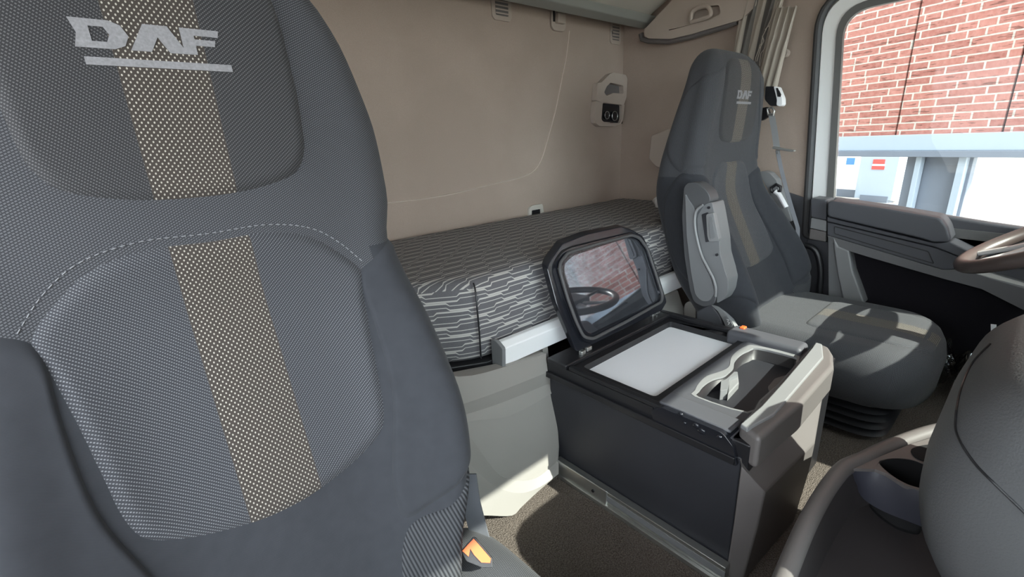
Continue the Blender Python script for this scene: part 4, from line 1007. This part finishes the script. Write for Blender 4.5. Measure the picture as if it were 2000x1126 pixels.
# ================================================================== OUTSIDE
struct('yard_ground', box(-30, 60, -40, 60, -2.25, -2.20), MT['concrete'])
fd = Vector((.307, .951, 0)).normalized(); fn = Vector((-fd.y, fd.x, 0)); F0 = Vector((5.40, 1.17, 0))
fN = np.array([fn.x, fn.y, 0]); fP = np.array([F0.x, F0.y, 0])
fa = lambda x, y, o=0: at(x, y, P=fP+fN*o, N=fN)
bw = thing('brick_building', F0, 'red rustic brick wall on a grey steel beam outside the driver window', 'building')
zb_ = fa(1800, 262).z
bm = bmesh.new(); L = bm.loops.layers.uv.verify()
J = [-9, -5.2, ]
jx = [(fa(1800, 0)-F0).dot(fd), (fa(1993, 120)-F0).dot(fd)]
jw = jx[0]-jx[1]
a = jx[0]+jw*4
while a > -14:
    b = a-jw
    P4 = [F0+fd*(a-.008)+Vector((0, 0, zb_)), F0+fd*(b+.008)+Vector((0, 0, zb_)), F0+fd*(b+.008)+Vector((0, 0, 4.2)), F0+fd*(a-.008)+Vector((0, 0, 4.2))]
    V = [bm.verts.new(p) for p in P4]+[bm.verts.new(p-fn*.2) for p in P4]
    for idx in ((0, 1, 2, 3), (7, 6, 5, 4), (0, 4, 5, 1), (1, 5, 6, 2), (2, 6, 7, 3), (3, 7, 4, 0)):
        f = bm.faces.new([V[i] for i in idx])
        for l in f.loops: l[L].uv = ((l.vert.co-F0).dot(fd), l.vert.co.z)
    a = b
link('brick_panels', bm, MT['brick'], bw, smooth=False)
link('joint_backing', prism([F0-fn*.03+fd*8+Vector((0, 0, zb_)), F0-fn*.03-fd*14+Vector((0, 0, zb_)), F0-fn*.03-fd*14+Vector((0, 0, 4.2)), F0-fn*.03+fd*8+Vector((0, 0, 4.2))], -fn*.1), MT['dark'], bw)
def bar(s0, s1, z0, z1, o, th, mat, name, par=bw, bev=.004):
    p = [F0+fn*o+fd*s0+Vector((0, 0, z0)), F0+fn*o+fd*s1+Vector((0, 0, z0)), F0+fn*o+fd*s1+Vector((0, 0, z1)), F0+fn*o+fd*s0+Vector((0, 0, z1))]
    return link(name, prism(p, -fn*th), MT[mat], par, bevel=bev)
sd = lambda x, y, o=0: (fa(x, y, o)-F0).dot(fd)
z1 = fa(1700, 298).z
bar(8, -14, z1+.02, zb_, .06, .25, 'gatelight', 'beam'); bar(8, -14, z1-.03, z1+.02, .10, .2, 'gateblue', 'beam')
for x0, x1, mat, o, nm in ((1776, 1794, 'gateblue', .0, 'post'), (1793, 1804, 'gatelight', .05, 'post'), (1803, 1878, 'gateblue', -.02, 'panel'), (1877, 1893, 'gatelight', .05, 'post'), (1892, 1907, 'gateblue', 0, 'post')):
    bar(sd(x0, 290, o), sd(x1, 290, o), -2.2, z1, o, .06, mat, nm)
for s0 in (sd(1700, 290)+3, ):
    bar(s0, s0+.4, -2.2, z1, 0, .06, 'gateblue', 'post')
# things seen under the beam, standing in the yard behind
def standoff(x, y):
    p = at(x, y, Z=-2.2); return -(p-F0).dot(fn)      # how far behind the facade a thing standing at this spot is
def yard(name, cat, label, px0, px1, py0, py1, dist, mat, depth=.3, extra=None, grp=None):
    o = -standoff(px0, dist); a = fa(px0, py0, o); b = fa(px1, py1, o); s0 = (a-F0).dot(fd); s1 = (b-F0).dot(fd)
    t = thing(name, F0+fn*o+fd*s0, label, cat, grp or ('yard cabinets' if cat == 'cabinet' else None))
    bar(s0, s1, max(b.z, -2.2), a.z, o, depth, mat, 'body', t, .01)
    for (nm, q0, q1, r0, r1, mt) in (extra or []):
        a = fa(q0, r0, o+.02); b = fa(q1, r1, o+.02); bar((a-F0).dot(fd), (b-F0).dot(fd), -2.2 if nm == 'foot' else b.z, a.z, o+.02, .3 if nm == 'foot' else .02, mt, nm, t, 0)
    return t
yard('utility_cabinet', 'cabinet', 'white cabinet with blue mark seen through the lower left of the door window', 1625, 1674, 322, 382, 382, 'whitepaint', .5, [('blue_mark', 1654, 1668, 308, 322, 'blue'), ('foot', 1628, 1674, 368, 382, 'gateblue')])
yard('utility_cabinet', 'cabinet', 'white cabinet with red and white sign, right of the one with the blue mark', 1683, 1740, 300, 392, 392, 'gatelight', .5, [('red_stripe', 1706, 1727, 311, 320, 'red'), ('white_stripe', 1704, 1728, 320, 324, 'whitepaint'), ('red_stripe', 1703, 1726, 324, 331, 'red'), ('foot', 1680, 1732, 380, 392, 'gateblue')])
yard('red_post', 'post', 'red and white post standing beside the grey frame posts outside', 1756, 1766, 315, 372, 372, 'red', .1)
o_ = -standoff(1650, 402); a_ = fa(1650, 392, o_).z
rb = bar(sd(1560, 390, o_), sd(1790, 390, o_), -2.2, a_+.02, o_, .08, 'gateblue', 'barrier_rail', None); tag(rb, 'low grey barrier rail in front of the outside cabinets', 'barrier')
# ------------------------------------------------------------------ lift everything so that the yard is at z = 0 and place the empties
for o in TOP:
    if o.type == 'EMPTY':
        loc = Vector(o['_loc']); del o['_loc']
        o.location = loc+Vector((0, 0, H))
        for ch in o.children: ch.location = -loc
    else: o.location.z += H
